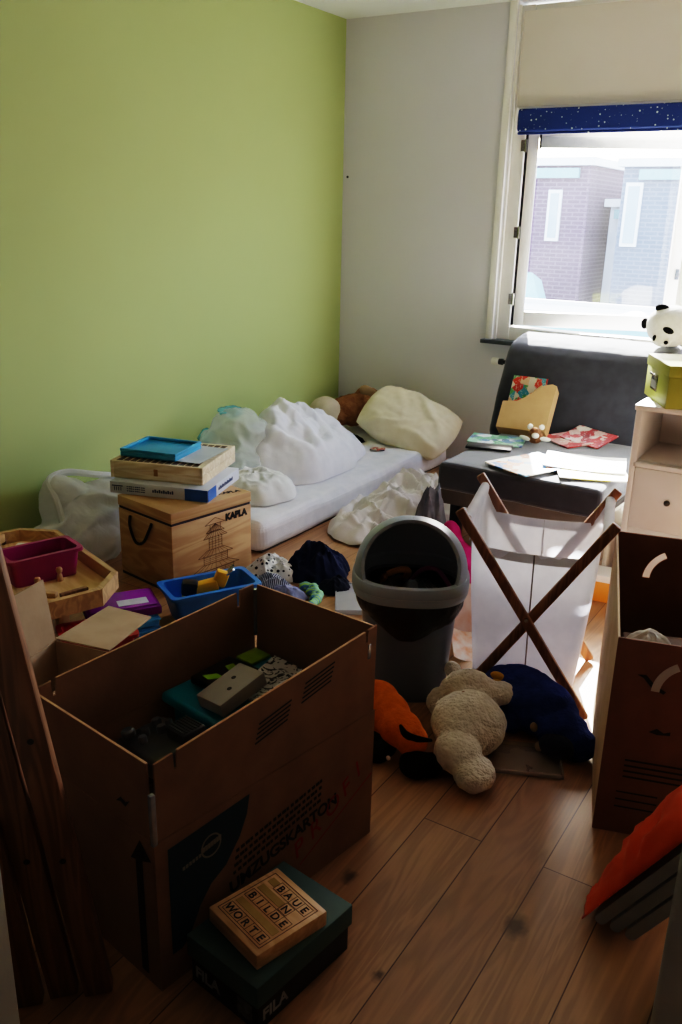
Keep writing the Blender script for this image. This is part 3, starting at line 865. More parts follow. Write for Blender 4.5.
for i, (x, y, c, l) in enumerate([(-2.56, 1.66, '#d2481d', 'orange toy brick on the tray beyond the end of the purple bin'), (-2.515, 1.715, '#c9301e', 'red toy brick on the tray at the end of the purple bin')]):
    bm = nb(); box(bm, .05, .032, .03, bevel=.003)
    for a in (-.012, .012):
        for q in (-.008, .008): box(bm, .009, .009, .005, (a, q, .03))
    one('toy_brick', bm, mat('brick_' + c[1:], c), l, 'toy brick', (x, y, ZT), R(20 + 50 * i), 'toy bricks on the tray')
for i, (x, y, a, l) in enumerate([(-2.345, 1.70, 20, 'light wooden block on the tray rim side, nearest the cardboard flap'), (-2.315, 1.745, 12, 'light wooden block in the middle of the row along the tray rim'), (-2.285, 1.79, 25, 'light wooden block in the row along the rim, nearest the purple folder box')]):
    bm = nb(); box(bm, .055, .025, .018, bevel=.002); one('wooden_block', bm, PINEX if i % 2 else PINE, l, 'wooden block', (x, y, ZT), R(a), 'wooden blocks along the tray rim')
bm = nb(); box(bm, .10, .02, .014, bevel=.002); one('wooden_slat_toy', bm, OAKD, 'dark wooden slat lying inside the front rim of the tray', 'wooden slat', (-2.235, 1.855, ZT), R(77))
wt = thing('wooden_toy_cart', 'small wooden toy at the back corner of the octagonal tray', 'toy', (-2.84, 1.98, ZT), R(15))
bm = nb(); box(bm, .09, .05, .035, (0, 0, .015), bevel=.004); box(bm, .04, .045, .035, (-.02, 0, .05), bevel=.004); obj('cart_body', bm, PINE, wt)
for sx in (-.03, .03):
    for sy in (-.029, .029):
        bm = nb(); tube(bm, [(sx, sy - .004, .015), (sx, sy + .004, .015)], .015, 14); obj('wheel', bm, OAKD, wt)
# red tray beneath the table edge
open_bin('red_tray', 'shallow red plastic tray on the floor under the rim of the wooden play tray', .22, .16, .07, mat('red_plastic', '#a5161c', '#941318', 10, .4), (-2.07, 1.80, .10), R(60), .92)
bm = nb(); box(bm, .30, .24, .098, bevel=.004); one('dark_storage_box', bm, mat('dark_box', '#17181c', '#1d1e22', 10, .6), 'dark box on the floor carrying the shallow red tray', 'box', (-2.07, 1.80, 0), R(60))
# purple and blue flat boxes
for i, (z, c, l) in enumerate([(0, '#1b76b8', 'blue flat plastic box, lowest of the stack beside the wooden chest'), (.043, '#2386c8', 'blue flat plastic box between the lowest one and the purple lidded one')]):
    fb = thing('flat_box', l, 'box', (-2.235, 2.065, z), R(-25 - 3 * i), 'flat plastic boxes beside the chest')
    bm = nb(); box(bm, .17, .235, .04, bevel=.008); obj('box_body', bm, mat('blue_flat_' + str(i), c, None, 8, .35), fb)
    bm = nb(); box(bm, .178, .243, .008, (0, 0, .022), bevel=.003); obj('box_rim', bm, mat('blue_flat_rim', '#3d9ad4'), fb)
fb = thing('flat_box', 'purple see-through flat box on top of the blue ones beside the wooden chest', 'box', (-2.25, 2.075, .0865), R(-33), 'flat plastic boxes beside the chest')
bm = nb(); box(bm, .185, .27, .034, bevel=.008); obj('box_body', bm, mat('purple_clear_plastic', '#7d1b8a', '#6c1478', 8, .2, trans=.3), fb)
bm = nb(); box(bm, .155, .24, .004, (0, 0, .0345), bevel=.002); obj('box_lid', bm, mat('purple_lid', '#8d2a9c', '#7d2189', 8, .2), fb)
bm = nb(); box(bm, .05, .11, .001, (.03, .04, .0387)); obj('box_label', bm, mat('label_white', '#c9c4d0'), fb)
# blue tub with digger
bt = open_bin('blue_tub', 'open blue plastic tub holding a yellow toy, in front of the wooden chest', .34, .17, .135, mat('blue_tub_plastic', '#2a78c6', '#246db8', 10, .4), (-2.075, 2.375, 0), R(62), .82, .014)
dg = thing('toy_digger', 'yellow and black toy robot lying in the blue tub', 'toy', (-2.085, 2.375, .075), R(40))
YEL = mat('yellow_toy_plastic', '#f2b62c', '#e6a820', 20, .35)
bm = nb(); box(bm, .085, .04, .035, (.0, 0, .02), bevel=.008); box(bm, .04, .03, .05, (.04, 0, .03), Euler((0, R(35), 0)).to_matrix(), bevel=.008); box(bm, .025, .02, .05, (-.03, .012, .0), Euler((0, R(-50), 0)).to_matrix(), bevel=.005); obj('toy_body', bm, YEL, dg)
bm = nb(); box(bm, .05, .045, .045, (-.05, 0, .025), Euler((0, R(20), 0)).to_matrix(), bevel=.01); obj('toy_head', bm, BLACKP, dg)
bm = nb()
for y in (-.012, .0, .012): tube(bm, [(.075, y, .06), (.10, y * 1.6, .075)], .0035, 8)
obj('toy_claw', bm, CHROME, dg)
bm = nb(); box(bm, .26, .10, .07, bevel=.01); one('toy_filler', bm, mat('dull_blue_toys', '#1a4f90', '#12396c', 30, .5), 'blue block of toys at the bottom of the blue tub', 'toy', (-2.075, 2.375, .0065), R(62)) if False else bm.free()
dg.location.z = .008; dg.rotation_euler = (0, R(-14), R(40)); dg.location.z = .068; dg.scale = (1.3, 1.3, 1.3)

# ------------------------------------------------------------------ clothes on the floor
def dots():
    nt = NT('polka_cotton'); tc = nt.a('ShaderNodeTexCoord').outputs['Object']
    v = nt.a('ShaderNodeTexVoronoi', Vector=tc, Scale=42.0, Randomness=.25)
    f = nt.math('LESS_THAN', v.outputs['Distance'], .3)
    return shade(nt, nt.mix(f, lin('#d9d9d6'), lin('#1e2230')), .9, spec=.2)
def stripes(name, a, b, sc):
    nt = NT(name); tc = nt.a('ShaderNodeTexCoord').outputs['Object']
    w = nt.a('ShaderNodeTexWave', Vector=tc, Scale=sc, Distortion=1.0)
    return shade(nt, nt.mix(nt.math('GREATER_THAN', w.outputs['Fac'], .5), lin(a), lin(b)), .9, spec=.2)
cloth('polka_dot_shirt', (-2.105, 2.83), .13, .10, .10, dots(), 'white garment with black polka dots crumpled on the floor by the chest', 'clothing', 41, 0, R(30), 11, .5)
cloth('striped_shirt', (-2.03, 2.715), .10, .06, .065, stripes('navy_white_stripe', '#232c4a', '#aab0bd', 40), 'narrow striped navy garment on the floor in front of the polka dot one', 'clothing', 45, 0, R(20), 12, .5)
cloth('navy_jacket', (-1.965, 2.965), .145, .15, .16, fabric('navy_cotton', '#161f3f', '#0f1731'), 'dark navy jacket in a heap on the wooden floor', 'clothing', 48, 0, R(15), 9, .55)
cloth('navy_sleeve', (-1.80, 2.86), .07, .075, .06, fabric('black_navy', '#0f1428', '#0b0f20'), 'small dark garment at the side of the navy jacket heap', 'clothing', 52, 0, R(-30), 12, .5)
cloth('lilac_shirt', (-1.925, 2.69), .085, .06, .05, fabric('lilac_cotton', '#8f93b4', '#7a80a4'), 'lilac blue garment on the floor behind the big moving box', 'clothing', 55, 0, R(0), 12, .5)
def sock(label, loc, rz, m1):
    s = thing('sock', label, 'sock', loc, rz, 'striped socks on the floor')
    bm = nb(); tube(bm, spline([(-.07, 0, .018), (-.02, .0, .02), (.03, .005, .022), (.055, .03, .02), (.06, .07, .016)], 6), [.018 + .003 * math.sin(k) for k in range(25)], 12)
    obj('sock_body', bm, m1, s)
    bm = nb(); tube(bm, [(-.085, 0, .018), (-.06, 0, .018)], .0205, 12); obj('cuff', bm, fabric('sock_cuff', '#4f8fae', '#447f9c'), s)
SOCK = stripes('green_blue_sock', '#9fd05a', '#5f8fb0', 26)
sock('green and blue striped sock on the floor, the one closer to the navy jacket', (-1.825, 2.745, .003), R(120), SOCK)
sock('green and blue striped sock on the floor, the one closer to the big moving box', (-1.78, 2.69, .003), R(100), SOCK)
cld = thing('clear_box_lid', 'flat translucent white plastic lid on the floor at the side of the bin', 'lid', (-1.69, 2.80, 0), R(32))
CLR = mat('translucent_plastic', '#d6dade', '#cdd2d6', 8, .2, trans=.3, alpha=.6)
bm = nb(); box(bm, .115, .26, .006, (0, 0, .012), bevel=.002)
for x in (-1, 1): box(bm, .005, .27, .022, (x * .06, 0, 0))
for y in (-1, 1): box(bm, .115, .005, .022, (0, y * .133, 0))
obj('lid_plate', bm, CLR, cld)

# ------------------------------------------------------------------ moving box (big, left)
def panel(bm, org, ax, nrm, pts, t=.005):
    """panel polygon (along axis, z) at org, thickness inwards (-nrm)"""
    prism(bm, pts, t, frame(Vector(org) - Vector(nrm).normalized() * t, ax, (0, 0, 1), nrm))
A9 = R(9)
mb = thing('moving_box', 'big open brown moving box with printed side in the foreground', 'cardboard box', (-1.005, .972, 0), -A9)
# local: x' = -u direction (so interior is at x<0), y' = v
W, D = .42, .66
def rightp(z): return z
bm = nb()
panel(bm, (0, 0, 0), (0, 1, 0), (1, 0, 0), [(0, .001), (D, .001), (D, .36), (0, .36)])
obj('side_panel', bm, CARD, mb); bm = nb()
panel(bm, (0, 0, 0), (0, 1, 0), (1, 0, 0), [(.008, .362), (D - .006, .362), (D - .004, .590), (D - .035, .586), (D - .037, .555), (D - .043, .555), (D - .045, .585), (.064, .539), (.062, .502), (.055, .502), (.053, .538), (.01, .534)])
obj('side_flap', bm, CARD, mb)
bm = nb()
panel(bm, (-W, D, 0), (0, -1, 0), (-1, 0, 0), [(0, .001), (D, .001), (D, .36), (0, .36)])
obj('side_panel', bm, CARDIN, mb); bm = nb()
panel(bm, (-W, D, 0), (0, -1, 0), (-1, 0, 0), [(.008, .362), (D - .006, .362), (D - .006, .522), (D - .05, .528), (D - .052, .49), (D - .06, .49), (D - .062, .53), (.30, .548), (.07, .562), (.068, .52), (.06, .52), (.058, .566), (.01, .568)])
obj('side_flap', bm, CARDIN, mb)
bm = nb()
panel(bm, (0, 0, 0), (-1, 0, 0), (0, -1, 0), [(0.006, .001), (W - .006, .001), (W - .006, .36), (0.006, .36)])
obj('end_panel', bm, CARD, mb); bm = nb()
panel(bm, (0, 0, 0), (-1, 0, 0), (0, -1, 0), [(.012, .362), (W - .008, .362), (W - .006, .526), (.012, .535)])
obj('end_flap', bm, CARD, mb)
bm = nb()
panel(bm, (0, D, 0), (1, 0, 0), (0, 1, 0), [(-W + .006, .001), (-.006, .001), (-.006, .36), (-W + .006, .36)])
obj('end_panel', bm, CARDIN, mb); bm = nb()
panel(bm, (0, D, 0), (1, 0, 0), (0, 1, 0), [(-W + .008, .362), (-.01, .362), (-.006, .583), (-W + .012, .567)])
obj('end_flap', bm, CARDIN, mb)
bm = nb(); box(bm, W - .012, D - .012, .005, (-W/2, D/2, .001)); obj('bottom_panel', bm, CARDIN, mb)
# pale cut edges
bm = nb()
bar(bm, (-.0025, .066, .5395), (-.0025, D - .047, .5850), .0052, .0012, (1, 0, 0), 0); bar(bm, (-.014, .0025, .5352), (-W + .008, .0025, .5262), .0012, .0052, (0, 0, 1), 0)
bar(bm, (-W + .0025, .064, .5305), (-W + .0025, D - .08, .561), .0052, .0012, (1, 0, 0), 0)
bar(bm, (-W + .014, D - .0025, .5675), (-.01, D - .0025, .5835), .0012, .0052, (0, 0, 1), 0)
obj('cut_edge', bm, CARDED, mb)
def tape(bm, c, z0, z1, w=.012): box(bm, w, w, z1 - z0, (c[0], c[1], z0), bevel=.003)
for c, z0, z1 in [((0, .0), .36, .475), ((-W + .006, D - .006), .42, .555), ((-.004, D - .03), .51, .55)]:
    bm = nb(); tape(bm, c, z0, z1); obj('tape_strip', bm, SILVER, mb)
fr = frame((.0008, 0, 0), (0, 1, 0), (0, 0, 1), (1, 0, 0))
bm = nb(); prism(bm, [(.03, .332), (.244, .344), (.236, .30), (.215, .255), (.175, .206), (.135, .185), (.105, .15), (.075, .091), (.055, .075), (.03, .075)], .0006, fr)
obj('printed_flag', bm, TEALINK, mb)
bm = nb()
lg = [(.137 + .027 * math.cos(k * .2618), .279 + .027 * math.sin(k * .2618)) for k in range(24)]
for k in range(24):
    a, b = lg[k], lg[(k+1) % 24]
    ia, ib = [(.137 + (p[0] - .137) * .86, .279 + (p[1] - .279) * .86) for p in (a, b)]
    prism(bm, [a, b, ib, ia], .0012, fr)
bm2 = join([text_mesh('PROFI', .014, fr @ Matrix.Translation((.118, .276, .0014)) @ Matrix.Rotation(R(6), 4, 'Z'), bold=.0005), text_mesh('umzug & lager', .010, fr @ Matrix.Translation((.062, .268, .0012)) @ Matrix.Rotation(R(6), 4, 'Z'))]) if False else None
for k in range(7): box(bm, .001, .0065, .012, (.0018, .12 + k * .0072 - .003, .273 + k * .001))
for k in range(6): box(bm, .001, .006, .008, (.0018, .066 + k * .0082, .262 + k * .001))
obj('printed_logo', bm, mat('pale_print', '#8a8172', '#7d7466', 30, .8), mb)
rot8 = Matrix.Rotation(R(7.5), 4, 'Z')
obj('lettering', join([text_mesh('UMZUGSKARTON', .043, fr @ Matrix.Translation((.186, .122, 0)) @ rot8, bold=.0012, spacing=.97)]), INK, mb)
bm = nb()
for i in range(4):
    for k in range(20):
        L = .007 + .005 * ((k * 5 + i * 3) % 4) / 3
        prism(bm, [(0, 0), (L, 0), (L, .008), (0, .008)], .0006, fr @ Matrix.Translation((.196 + .003 * i, .166 + .0175 * i, 0)) @ rot8 @ Matrix.Translation((k * .0138, 0, 0)))
obj('small_print', bm, INK, mb)
for (v0, z0) in ((.262, .455), (.40, .492)):
    bm = nb()
    for i in range(5):
        prism(bm, [(0, 0), (.095, .016), (.095, .0195), (0, .0035)], .0006, fr @ Matrix.Translation((v0 + .003 * i, z0 + .0105 * i, 0)))
    obj('small_print', bm, INK, mb)
pl = []
for cch, v0, z0, rz in [('P', .385, .085, 24), ('R', .437, .107, 24), ('O', .492, .132, 26), ('F', .551, .163, 28), ('I', .600, .195, 28)]:
    pl.append(text_mesh(cch, .066, fr @ Matrix.Translation((v0, z0, 0)) @ Matrix.Rotation(R(rz), 4, 'Z'), shear=.25))
bm = join(pl)
prism(bm, [(.40, .062), (.655, .182), (.655, .185), (.40, .065)], .0006, fr)
obj('red_lettering', bm, REDINK, mb)
fl = frame((0, -.0008, 0), (-1, 0, 0), (0, 0, 1), (0, -1, 0))
bm = nb(); prism(bm, [(.04, .02), (.062, .02), (.062, .295), (.078, .29), (.045, .348), (.012, .315), (.04, .302)], .0006, fl)
obj('printed_arrow', bm, INK, mb)
bm = nb(); prism(bm, [(.07, .425), (.085, .415), (.10, .42), (.115, .405), (.10, .41), (.085, .405)], .0006, fl)
obj('printed_mark', bm, INK, mb)
mbM = Matrix.Translation((-1.005, .972, 0)) @ Matrix.Rotation(-A9, 4, 'Z')
def inbox(u, v, z): return mbM @ Vector((-u, v, z))
RZ = -A9
# filler stack inside carrying the visible things
bm = nb(); box(bm, .20, .36, .30, bevel=.004); one('folded_cloth_stack', bm, fabric('dark_stack', '#2a2622', '#201d1a'), 'dark folded stack filling the lower part of the big moving box', 'cloth', inbox(.26, .47, .012), RZ) if False else bm.free()
tbx = thing('teal_storage_box', 'teal plastic box inside the big moving box', 'box', inbox(.295, .487, .012), RZ)
TEAL = mat('teal_plastic', '#0f8fa3', '#0c8093', 10, .35)
bm = nb(); box(bm, .19, .28, .35, bevel=.02, seg=3); obj('box_body', bm, TEAL, tbx)
bm = nb(); box(bm, .225, .32, .03, (0, 0, .345), bevel=.012, seg=3); obj('box_lid', bm, TEAL, tbx)
gk = thing('black_game_cartridge', 'black case with bright green stripes on the teal box in the moving box', 'case', inbox(.335, .475, .389), RZ + R(4))
bm = nb(); box(bm, .105, .14, .02, bevel=.005); obj('case_body', bm, BLACKP, gk)
bm = nb(); prism(bm, [(-.03, -.05), (-.005, -.055), (.02, -.02), (-.01, -.02)], .001, Matrix.Translation((0, 0, .0205))); prism(bm, [(-.02, .02), (.03, .0), (.035, .02), (-.015, .045)], .001, Matrix.Translation((0, 0, .0205))); obj('green_stripe', bm, mat('lime_print', '#8fc61e', '#7fb416'), gk)
bm = nb(); box(bm, .06, .07, .008, bevel=.003); one('lime_box', bm, mat('lime_card', '#9ac32a', '#8ab31f'), 'small lime green box on the teal box in the moving box', 'box', inbox(.365, .60, .389), RZ)
grey = thing('grey_device', 'pale grey flat device with small round dots leaning in the big moving box', 'device', inbox(.235, .415, .372), rot=(R(14), R(-6), RZ - R(3)))
bm = nb(); box(bm, .092, .14, .035, bevel=.003); obj('device_body', bm, mat('grey_case', '#b0aca4', '#a5a199', 10, .45), grey)
bm = nb()
for x, y in ((-.01, .02), (.015, -.015)): lathe(bm, [(.0005, .0355), (.006, .0355), (.006, .0345)], 14); bmesh.ops.translate(bm, verts=bm.verts[-42:], vec=(x, y, 0))
obj('device_knob', bm, BLACKP, grey)
grey.location.z = .41
def bw():
    nt = NT('leaf_print'); tc = nt.a('ShaderNodeTexCoord').outputs['Object']
    n = nt.a('ShaderNodeTexNoise', Vector=tc, Scale=38.0, Detail=2.0, Distortion=2.0)
    f = nt.ramp(n.outputs[0], [(.50, (0, 0, 0)), (.54, (1, 1, 1))])
    return shade(nt, nt.mix(f, lin('#c4c4c0'), lin('#23231f')), .6)
BW = bw()
leaf('patterned_card', .085, .11, .004, BW, 'black and white leaf patterned card lying in the moving box beside the grey device', 'card', inbox(.245, .565, .402), RZ + R(12), (6, 10))
leaf('patterned_folder', .09, .12, .004, BW, 'black and white patterned folder half under the grey device in the moving box', 'card', inbox(.19, .50, .40), RZ + R(-5), (4, -8))
# black device with knobs
bd_ = thing('black_label_device', 'black hand held device with round knobs at the near end of the moving box', 'device', inbox(.23, .20, .345), rot=(R(6), R(-10), RZ - R(8)))
bm = nb(); box(bm, .19, .13, .05, bevel=.012, seg=3); obj('device_body', bm, mat('charcoal_plastic', '#35373a', '#2e3033', 20, .35), bd_)
bm = nb(); box(bm, .08, .06, .03, (.05, .045, .045), bevel=.006)
for k in range(7): box(bm, .07, .003, .003, (.05, .022 + k * .0075, .0755))
obj('ribbed_block', bm, mat('dark_grey_plastic', '#3a3a3c', '#333335', 20, .5), bd_)
KN = mat('knob_grey', '#55585c', '#4b4e52', 20, .35)
for x, y, r in [(-.075, -.035, .016), (-.045, -.01, .012), (-.06, .03, .012), (-.02, .02, .011), (-.015, -.03, .01), (.015, .035, .009), (-.03, .045, .009)]:
    bm = nb(); lathe(bm, [(r, .05), (r, .062), (r * .8, .066), (.0005, .066)], 18); bmesh.ops.translate(bm, verts=bm.verts[:], vec=(x, y, 0)); obj('knob', bm, KN, bd_)
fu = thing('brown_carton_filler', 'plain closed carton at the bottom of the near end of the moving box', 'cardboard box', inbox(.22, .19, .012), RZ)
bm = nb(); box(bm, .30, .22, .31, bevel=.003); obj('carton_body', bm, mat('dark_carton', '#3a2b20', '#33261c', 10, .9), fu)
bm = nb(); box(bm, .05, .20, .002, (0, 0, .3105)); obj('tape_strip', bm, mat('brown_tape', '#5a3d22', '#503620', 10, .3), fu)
pn = thing('pencil', 'blue and white pencil standing up against the side of the moving box', 'pencil', inbox(.07, .595, .40), rot=(R(10), R(12), 0))
bm = nb(); tube(bm, [(0, 0, 0), (0, 0, .10)], .0045, 6); obj('pencil_body', bm, mat('sky_blue_paint', '#4d9fd0', '#cfe4ee', 60, .4), pn)
bm = nb(); tube(bm, [(0, 0, .10), (0, 0, .118)], [.0045, .0008], 6); obj('pencil_tip', bm, PALEW, pn)
tbk = thing('dark_book_stack', '', '', (0, 0, 0)) if False else None
bm = nb(); box(bm, .13, .15, .385, bevel=.003); one('dark_binder', bm, mat('binder_black', '#1d1b1a', '#242220', 10, .6), 'dark binder standing beside the teal box against the printed side of the moving box', 'binder', inbox(.092, .570, .012), RZ)

# ------------------------------------------------------------------ small carton behind
sb = thing('small_carton', 'small open cardboard box with raised flaps behind the big moving box', 'cardboard box', (-1.643, 1.261, 0), R(12))
sw, sd, sh_ = .17, .28, .40
CARD2 = mat('pale_kraft', '#bda283', '#b09576', 12, .85, .12, 60)
bm = nb()
panel(bm, (sw/2, -sd/2, 0), (0, 1, 0), (1, 0, 0), [(0, .001), (sd, .001), (sd, sh_), (0, sh_)], .004)
panel(bm, (-sw/2, sd/2, 0), (0, -1, 0), (-1, 0, 0), [(0, .001), (sd, .001), (sd, sh_), (0, sh_)], .004)
obj('side_panel', bm, CARD2, sb)
bm = nb()
panel(bm, (sw/2 - .004, sd/2, 0), (-1, 0, 0), (0, 1, 0), [(0, .001), (sw - .008, .001), (sw - .008, sh_), (0, sh_)], .004)
panel(bm, (-sw/2 + .004, -sd/2, 0), (1, 0, 0), (0, -1, 0), [(0, .001), (sw - .008, .001), (sw - .008, sh_), (0, sh_)], .004)
obj('end_panel', bm, CARD2, sb)
bm = nb(); box(bm, sw - .01, sd - .01, .004, (0, 0, .001)); obj('bottom_panel', bm, CARD2, sb)
bm = nb(); prism(bm, [(-sw/2, 0), (sw/2, 0), (sw/2 - .02, .235), (-sw/2 - .005, .25)], .004, frame((0, sd/2 + .002, sh_ + .001), (1, 0, 0), (0, .985, -.05), (0, .05, .98))); obj('flap', bm, CARD2, sb)
bm = nb(); prism(bm, [(-sd/2, 0), (sd/2, 0), (sd/2 - .005, .175), (-sd/2 + .005, .175)], .004, frame((-sw/2 - .002, 0, sh_ + .001), (0, 1, 0), (-.1, 0, .99), (.99, 0, .1))); obj('flap', bm, CARD2, sb)

# ------------------------------------------------------------------ leaning beams at the left
for i, (b0, b1, w, t_, l) in enumerate([((-1.113, .905, .003), (-1.218, .722, 1.68), .055, .032, 'reddish wooden bed beam leaning in the doorway, beside the moving box'),
                                ((-1.166, .862, .003), (-1.258, .716, 1.50), .055, .030, 'reddish wooden bed beam leaning in the doorway, middle of the three'),
                                ((-1.205, .808, .003), (-1.288, .712, 1.36), .055, .030, 'reddish wooden bed beam leaning in the doorway, closest to the door jamb')]):
    bmm = thing('wooden_beam', l, 'wooden beam', b0, 0, 'bed beams leaning by the door')
    bm = nb(); bar(bm, (0, 0, .002), Vector(b1) - Vector(b0), w, t_, (.6, .55, 0), .004); obj('beam_body', bm, BEAMW, bmm)
    d = (Vector(b1) - Vector(b0)).normalized()
    bm = nb()
    for z in (.35, .62, .95): 
        g = Vector((.55, -.6, 0)).normalized() * (t_ / 2)
        p = d * z
        tube(bm, [p + g * .6, p + g * 1.04], .006, 10)
    obj('bolt_hole', bm, INK, bmm)

# ------------------------------------------------------------------ shoe box and letter game
sx_ = thing('shoe_box', 'dark green and black shoe box on the floor in front of the moving box', 'shoe box', (-.862, 1.150, 0), R(-7.5))
bw_, bd2 = .190, .272
SHG = mat('dark_green_card', '#3f5a53', '#384f49', 14, .7); SHK = mat('black_card', '#121314', '#17181a', 14, .6)
bm = nb(); box(bm, bw_, bd2, .085, (0, 0, .001), bevel=.002); obj('box_body', bm, SHK, sx_)
bm = nb(); box(bm, bw_ + .012, bd2 + .012, .052, (0, 0, .068), bevel=.003); obj('box_lid', bm, SHG, sx_)
LET = mat('white_print', '#a9a9a4', '#9d9d98', 20, .7)
obj('lettering', text_mesh('FILA', .038, frame((-bw_/2 + .012, -bd2/2 - .0008, .022), (1, 0, 0), (0, 0, 1), (0, -1, 0)), bold=.001), LET, sx_)
obj('lettering', text_mesh('FILA', .038, frame((bw_/2 + .0008, -bd2/2 + .012, .022), (0, 1, 0), (0, 0, 1), (1, 0, 0)), bold=.001), LET, sx_)
bm = nb(); box(bm, .04, .001, .04, (bw_/2 - .035, -bd2/2 - .0008, .018)); obj('box_label', bm, mat('grey_label', '#6f6f6c', '#3a3a39', 120, .7), sx_)
lgm = thing('letter_game', 'square wooden letter tile game lying on the green shoe box', 'game', (-.861, 1.136, .1215), R(-16))
q = .165
GW = wood('game_beech', '#e2b683', '#d09f6a', (8, 40, 40), .45)
bm = nb(); box(bm, q, q + .012, .036, bevel=.003)
obj('game_box', bm, GW, lgm)
bm = nb()
for s in (-1, 1):
    box(bm, .0012, .148, .0006, (s * .070, 0, .0362)); box(bm, .140, .0012, .0006, (0, s * .074, .0362))
cell = .0255
def cellc(r, c): return ((c - 2) * cell, (2 - r) * cell * 1.08)
tiles = {(0, 1): 'B', (0, 2): 'A', (0, 3): 'U', (0, 4): 'E', (1, 3): 'N', (2, 0): 'B', (2, 1): 'I', (2, 2): 'L', (2, 3): 'D', (2, 4): 'E', (4, 0): 'W', (4, 1): 'O', (4, 2): 'R', (4, 3): 'T', (4, 4): 'E'}
for r in range(5):
    for c in range(5):
        if (r, c) in tiles:
            x, y = cellc(r, c)
            for s in (-1, 1):
                box(bm, .0008, cell, .0006, (x + s * cell / 2, y, .0362)); box(bm, cell, .0008, .0006, (x, y + s * cell / 2, .0362))
obj('tile_line', bm, mat('burnt_line', '#4a2a14', '#3f2410'), lgm)
ms = []
for (r, c), s in tiles.items():
    x, y = cellc(r, c); ms.append(text_mesh(s, .0245, Matrix.Translation((x, y - .0086, .0364)), 'CENTER', bold=.0003))
obj('lettering', join(ms), INK, lgm)
bm = nb()
for r, c0, c1 in [(1, 0, 2), (3, 0, 4), (0, 0, 0)]:
    x0, y = cellc(r, c0); x1, _ = cellc(r, c1)
    box(bm, x1 - x0 + cell * .9, .017, .0006, ((x0 + x1) / 2, y, .0361))
obj('empty_slot', bm, mat('olive_wood', '#b08f4a', '#a3823f'), lgm)

# ------------------------------------------------------------------ waste bin
bn = thing('waste_bin', 'grey plastic swing-top bin with open domed lid and black liner', 'bin', (-1.184, 2.334, 0), R(26.7))
bn.scale = (1.06, 1.06, .985)
# local -y faces the camera
bm = nb()
RS = lathe(bm, [(.118, 0), (.124, .004), (.150, .370), (.154, .385), (.146, .385), (.142, .35), (.118, .012)], 56, 1, .92, 2.7)
bm.faces.new(RS[0][::-1]); bm.faces.new(RS[-1])
obj('bin_body', bm, mat('bin_body_grey', '#6b7686', '#656f7f', 8, .4, .05, 400), bn)
bm = nb()
lathe(bm, [(.157, .362), (.173, .365), (.177, .378), (.173, .390), (.178, .394), (.178, .416), (.172, .426), (.158, .429), (.150, .422), (.150, .366), (.157, .362)], 64, 1, .92, 2.6)
obj('lid_rim', bm, BINGREY, bn)
bm = nb()
prof = [(.172 * math.cos(a),   .422 + .182 * math.sin(a)) for a in [R(k * 5) for k in range(18)]] + [(.002, .604)]
lathe(bm, prof, 72, 1, .92, 2.35)
pn_ = Vector((0, -.79, .16)).normalized()
pn_ = Vector((0, -(.593 - .405), -( -.148 - -.035) )).normalized()
bmesh.ops.bisect_plane(bm, geom=bm.verts[:] + bm.edges[:] + bm.faces[:], plane_co=(0, -.104, .434), plane_no=Vector((0, -.16, .085)).normalized(), clear_outer=True)
me = tomesh(bm, 'dome', 0); me = evaluate(me, [('SOLIDIFY', dict(thickness=.012, offset=-1)), ('BEVEL', dict(width=.003, segments=2, limit_method='ANGLE'))])
obj('lid_dome', me, BINGREY, bn)
# liner hanging over the edge
bm = nb(); n = 96; rings = []
for j in range(9):
    ring = []
    for k in range(n):
        t = 2 * math.pi * k / n
        c, s = math.cos(t), math.sin(t); d = (abs(c) ** 2.7 + abs(s) ** 2.7) ** (-1 / 2.7)
        front = max(0, math.cos(t + math.pi / 2)) 
        low = .322 - .085 * front ** 5 - .012 * noise.noise(Vector((c * 3, s * 3, 2))) - .02 * max(0, math.cos(t + math.pi / 2 - 1.0)) ** 8
        z = .376 + (low - .376) * j / 8
        r = .1535 + .004 + .012 * (j / 8) * (1 - j / 8) * 3 + .004 * noise.noise(Vector((c * 7, s * 7, j * .35)))
        r -= (.375 - z) * .07
        ring.append(bm.verts.new((r * c * d, r * s * d * .92, z)))
    rings.append(ring)
for a, b in zip(rings, rings[1:]):
    for k in range(n): bm.faces.new((a[k], a[(k+1) % n], b[(k+1) % n], b[k]))
obj('bin_liner', bm, LINER, bn)
bm = nb(); RS = lathe(bm, [(.140, .376), (.136, .32), (.125, .28), (.0005, .27)], 48, 1, .92, 2.7)
me = tomesh(bm, 'x', 0); noised(me, .008, 14, 3); obj('liner_inside', me, LINER, bn)
bnM = Matrix.Translation((-1.18, 2.34, 0)) @ Matrix.Rotation(R(26.7), 4, 'Z')
bm = nb(); ring = [(.045 * math.cos(k * .314), .0, .045 * math.sin(k * .314)) for k in range(20)]
tube(bm, [Vector(p) for p in ring], .011, 8, closed=True)
one('cardboard_ring', bm, mat('brown_card_ring', '#b07a4c', '#a06c40', 20, .8), 'brown cardboard ring among the rubbish in the grey bin', 'rubbish', bnM @ Vector((-.055, .04, .375)), rot=(R(40), 0, R(55)))
bm = nb(); tube(bm, spline([(-.06, .02, .32), (-.02, .0, .378), (.03, -.01, .385), (.08, -.03, .33)]), .008, 8)
one('purple_hose', bm, mat('plum_plastic', '#8a3f6c', '#7a365f', 10, .4), 'dark plum coloured curved tube among the rubbish in the bin', 'rubbish', bnM @ Vector((.05, .05, .02)), R(25))
bm = nb(); lathe(bm, [(.0005, .02), (.012, .019), (.018, .012), (.02, 0), (.0005, 0)], 20)
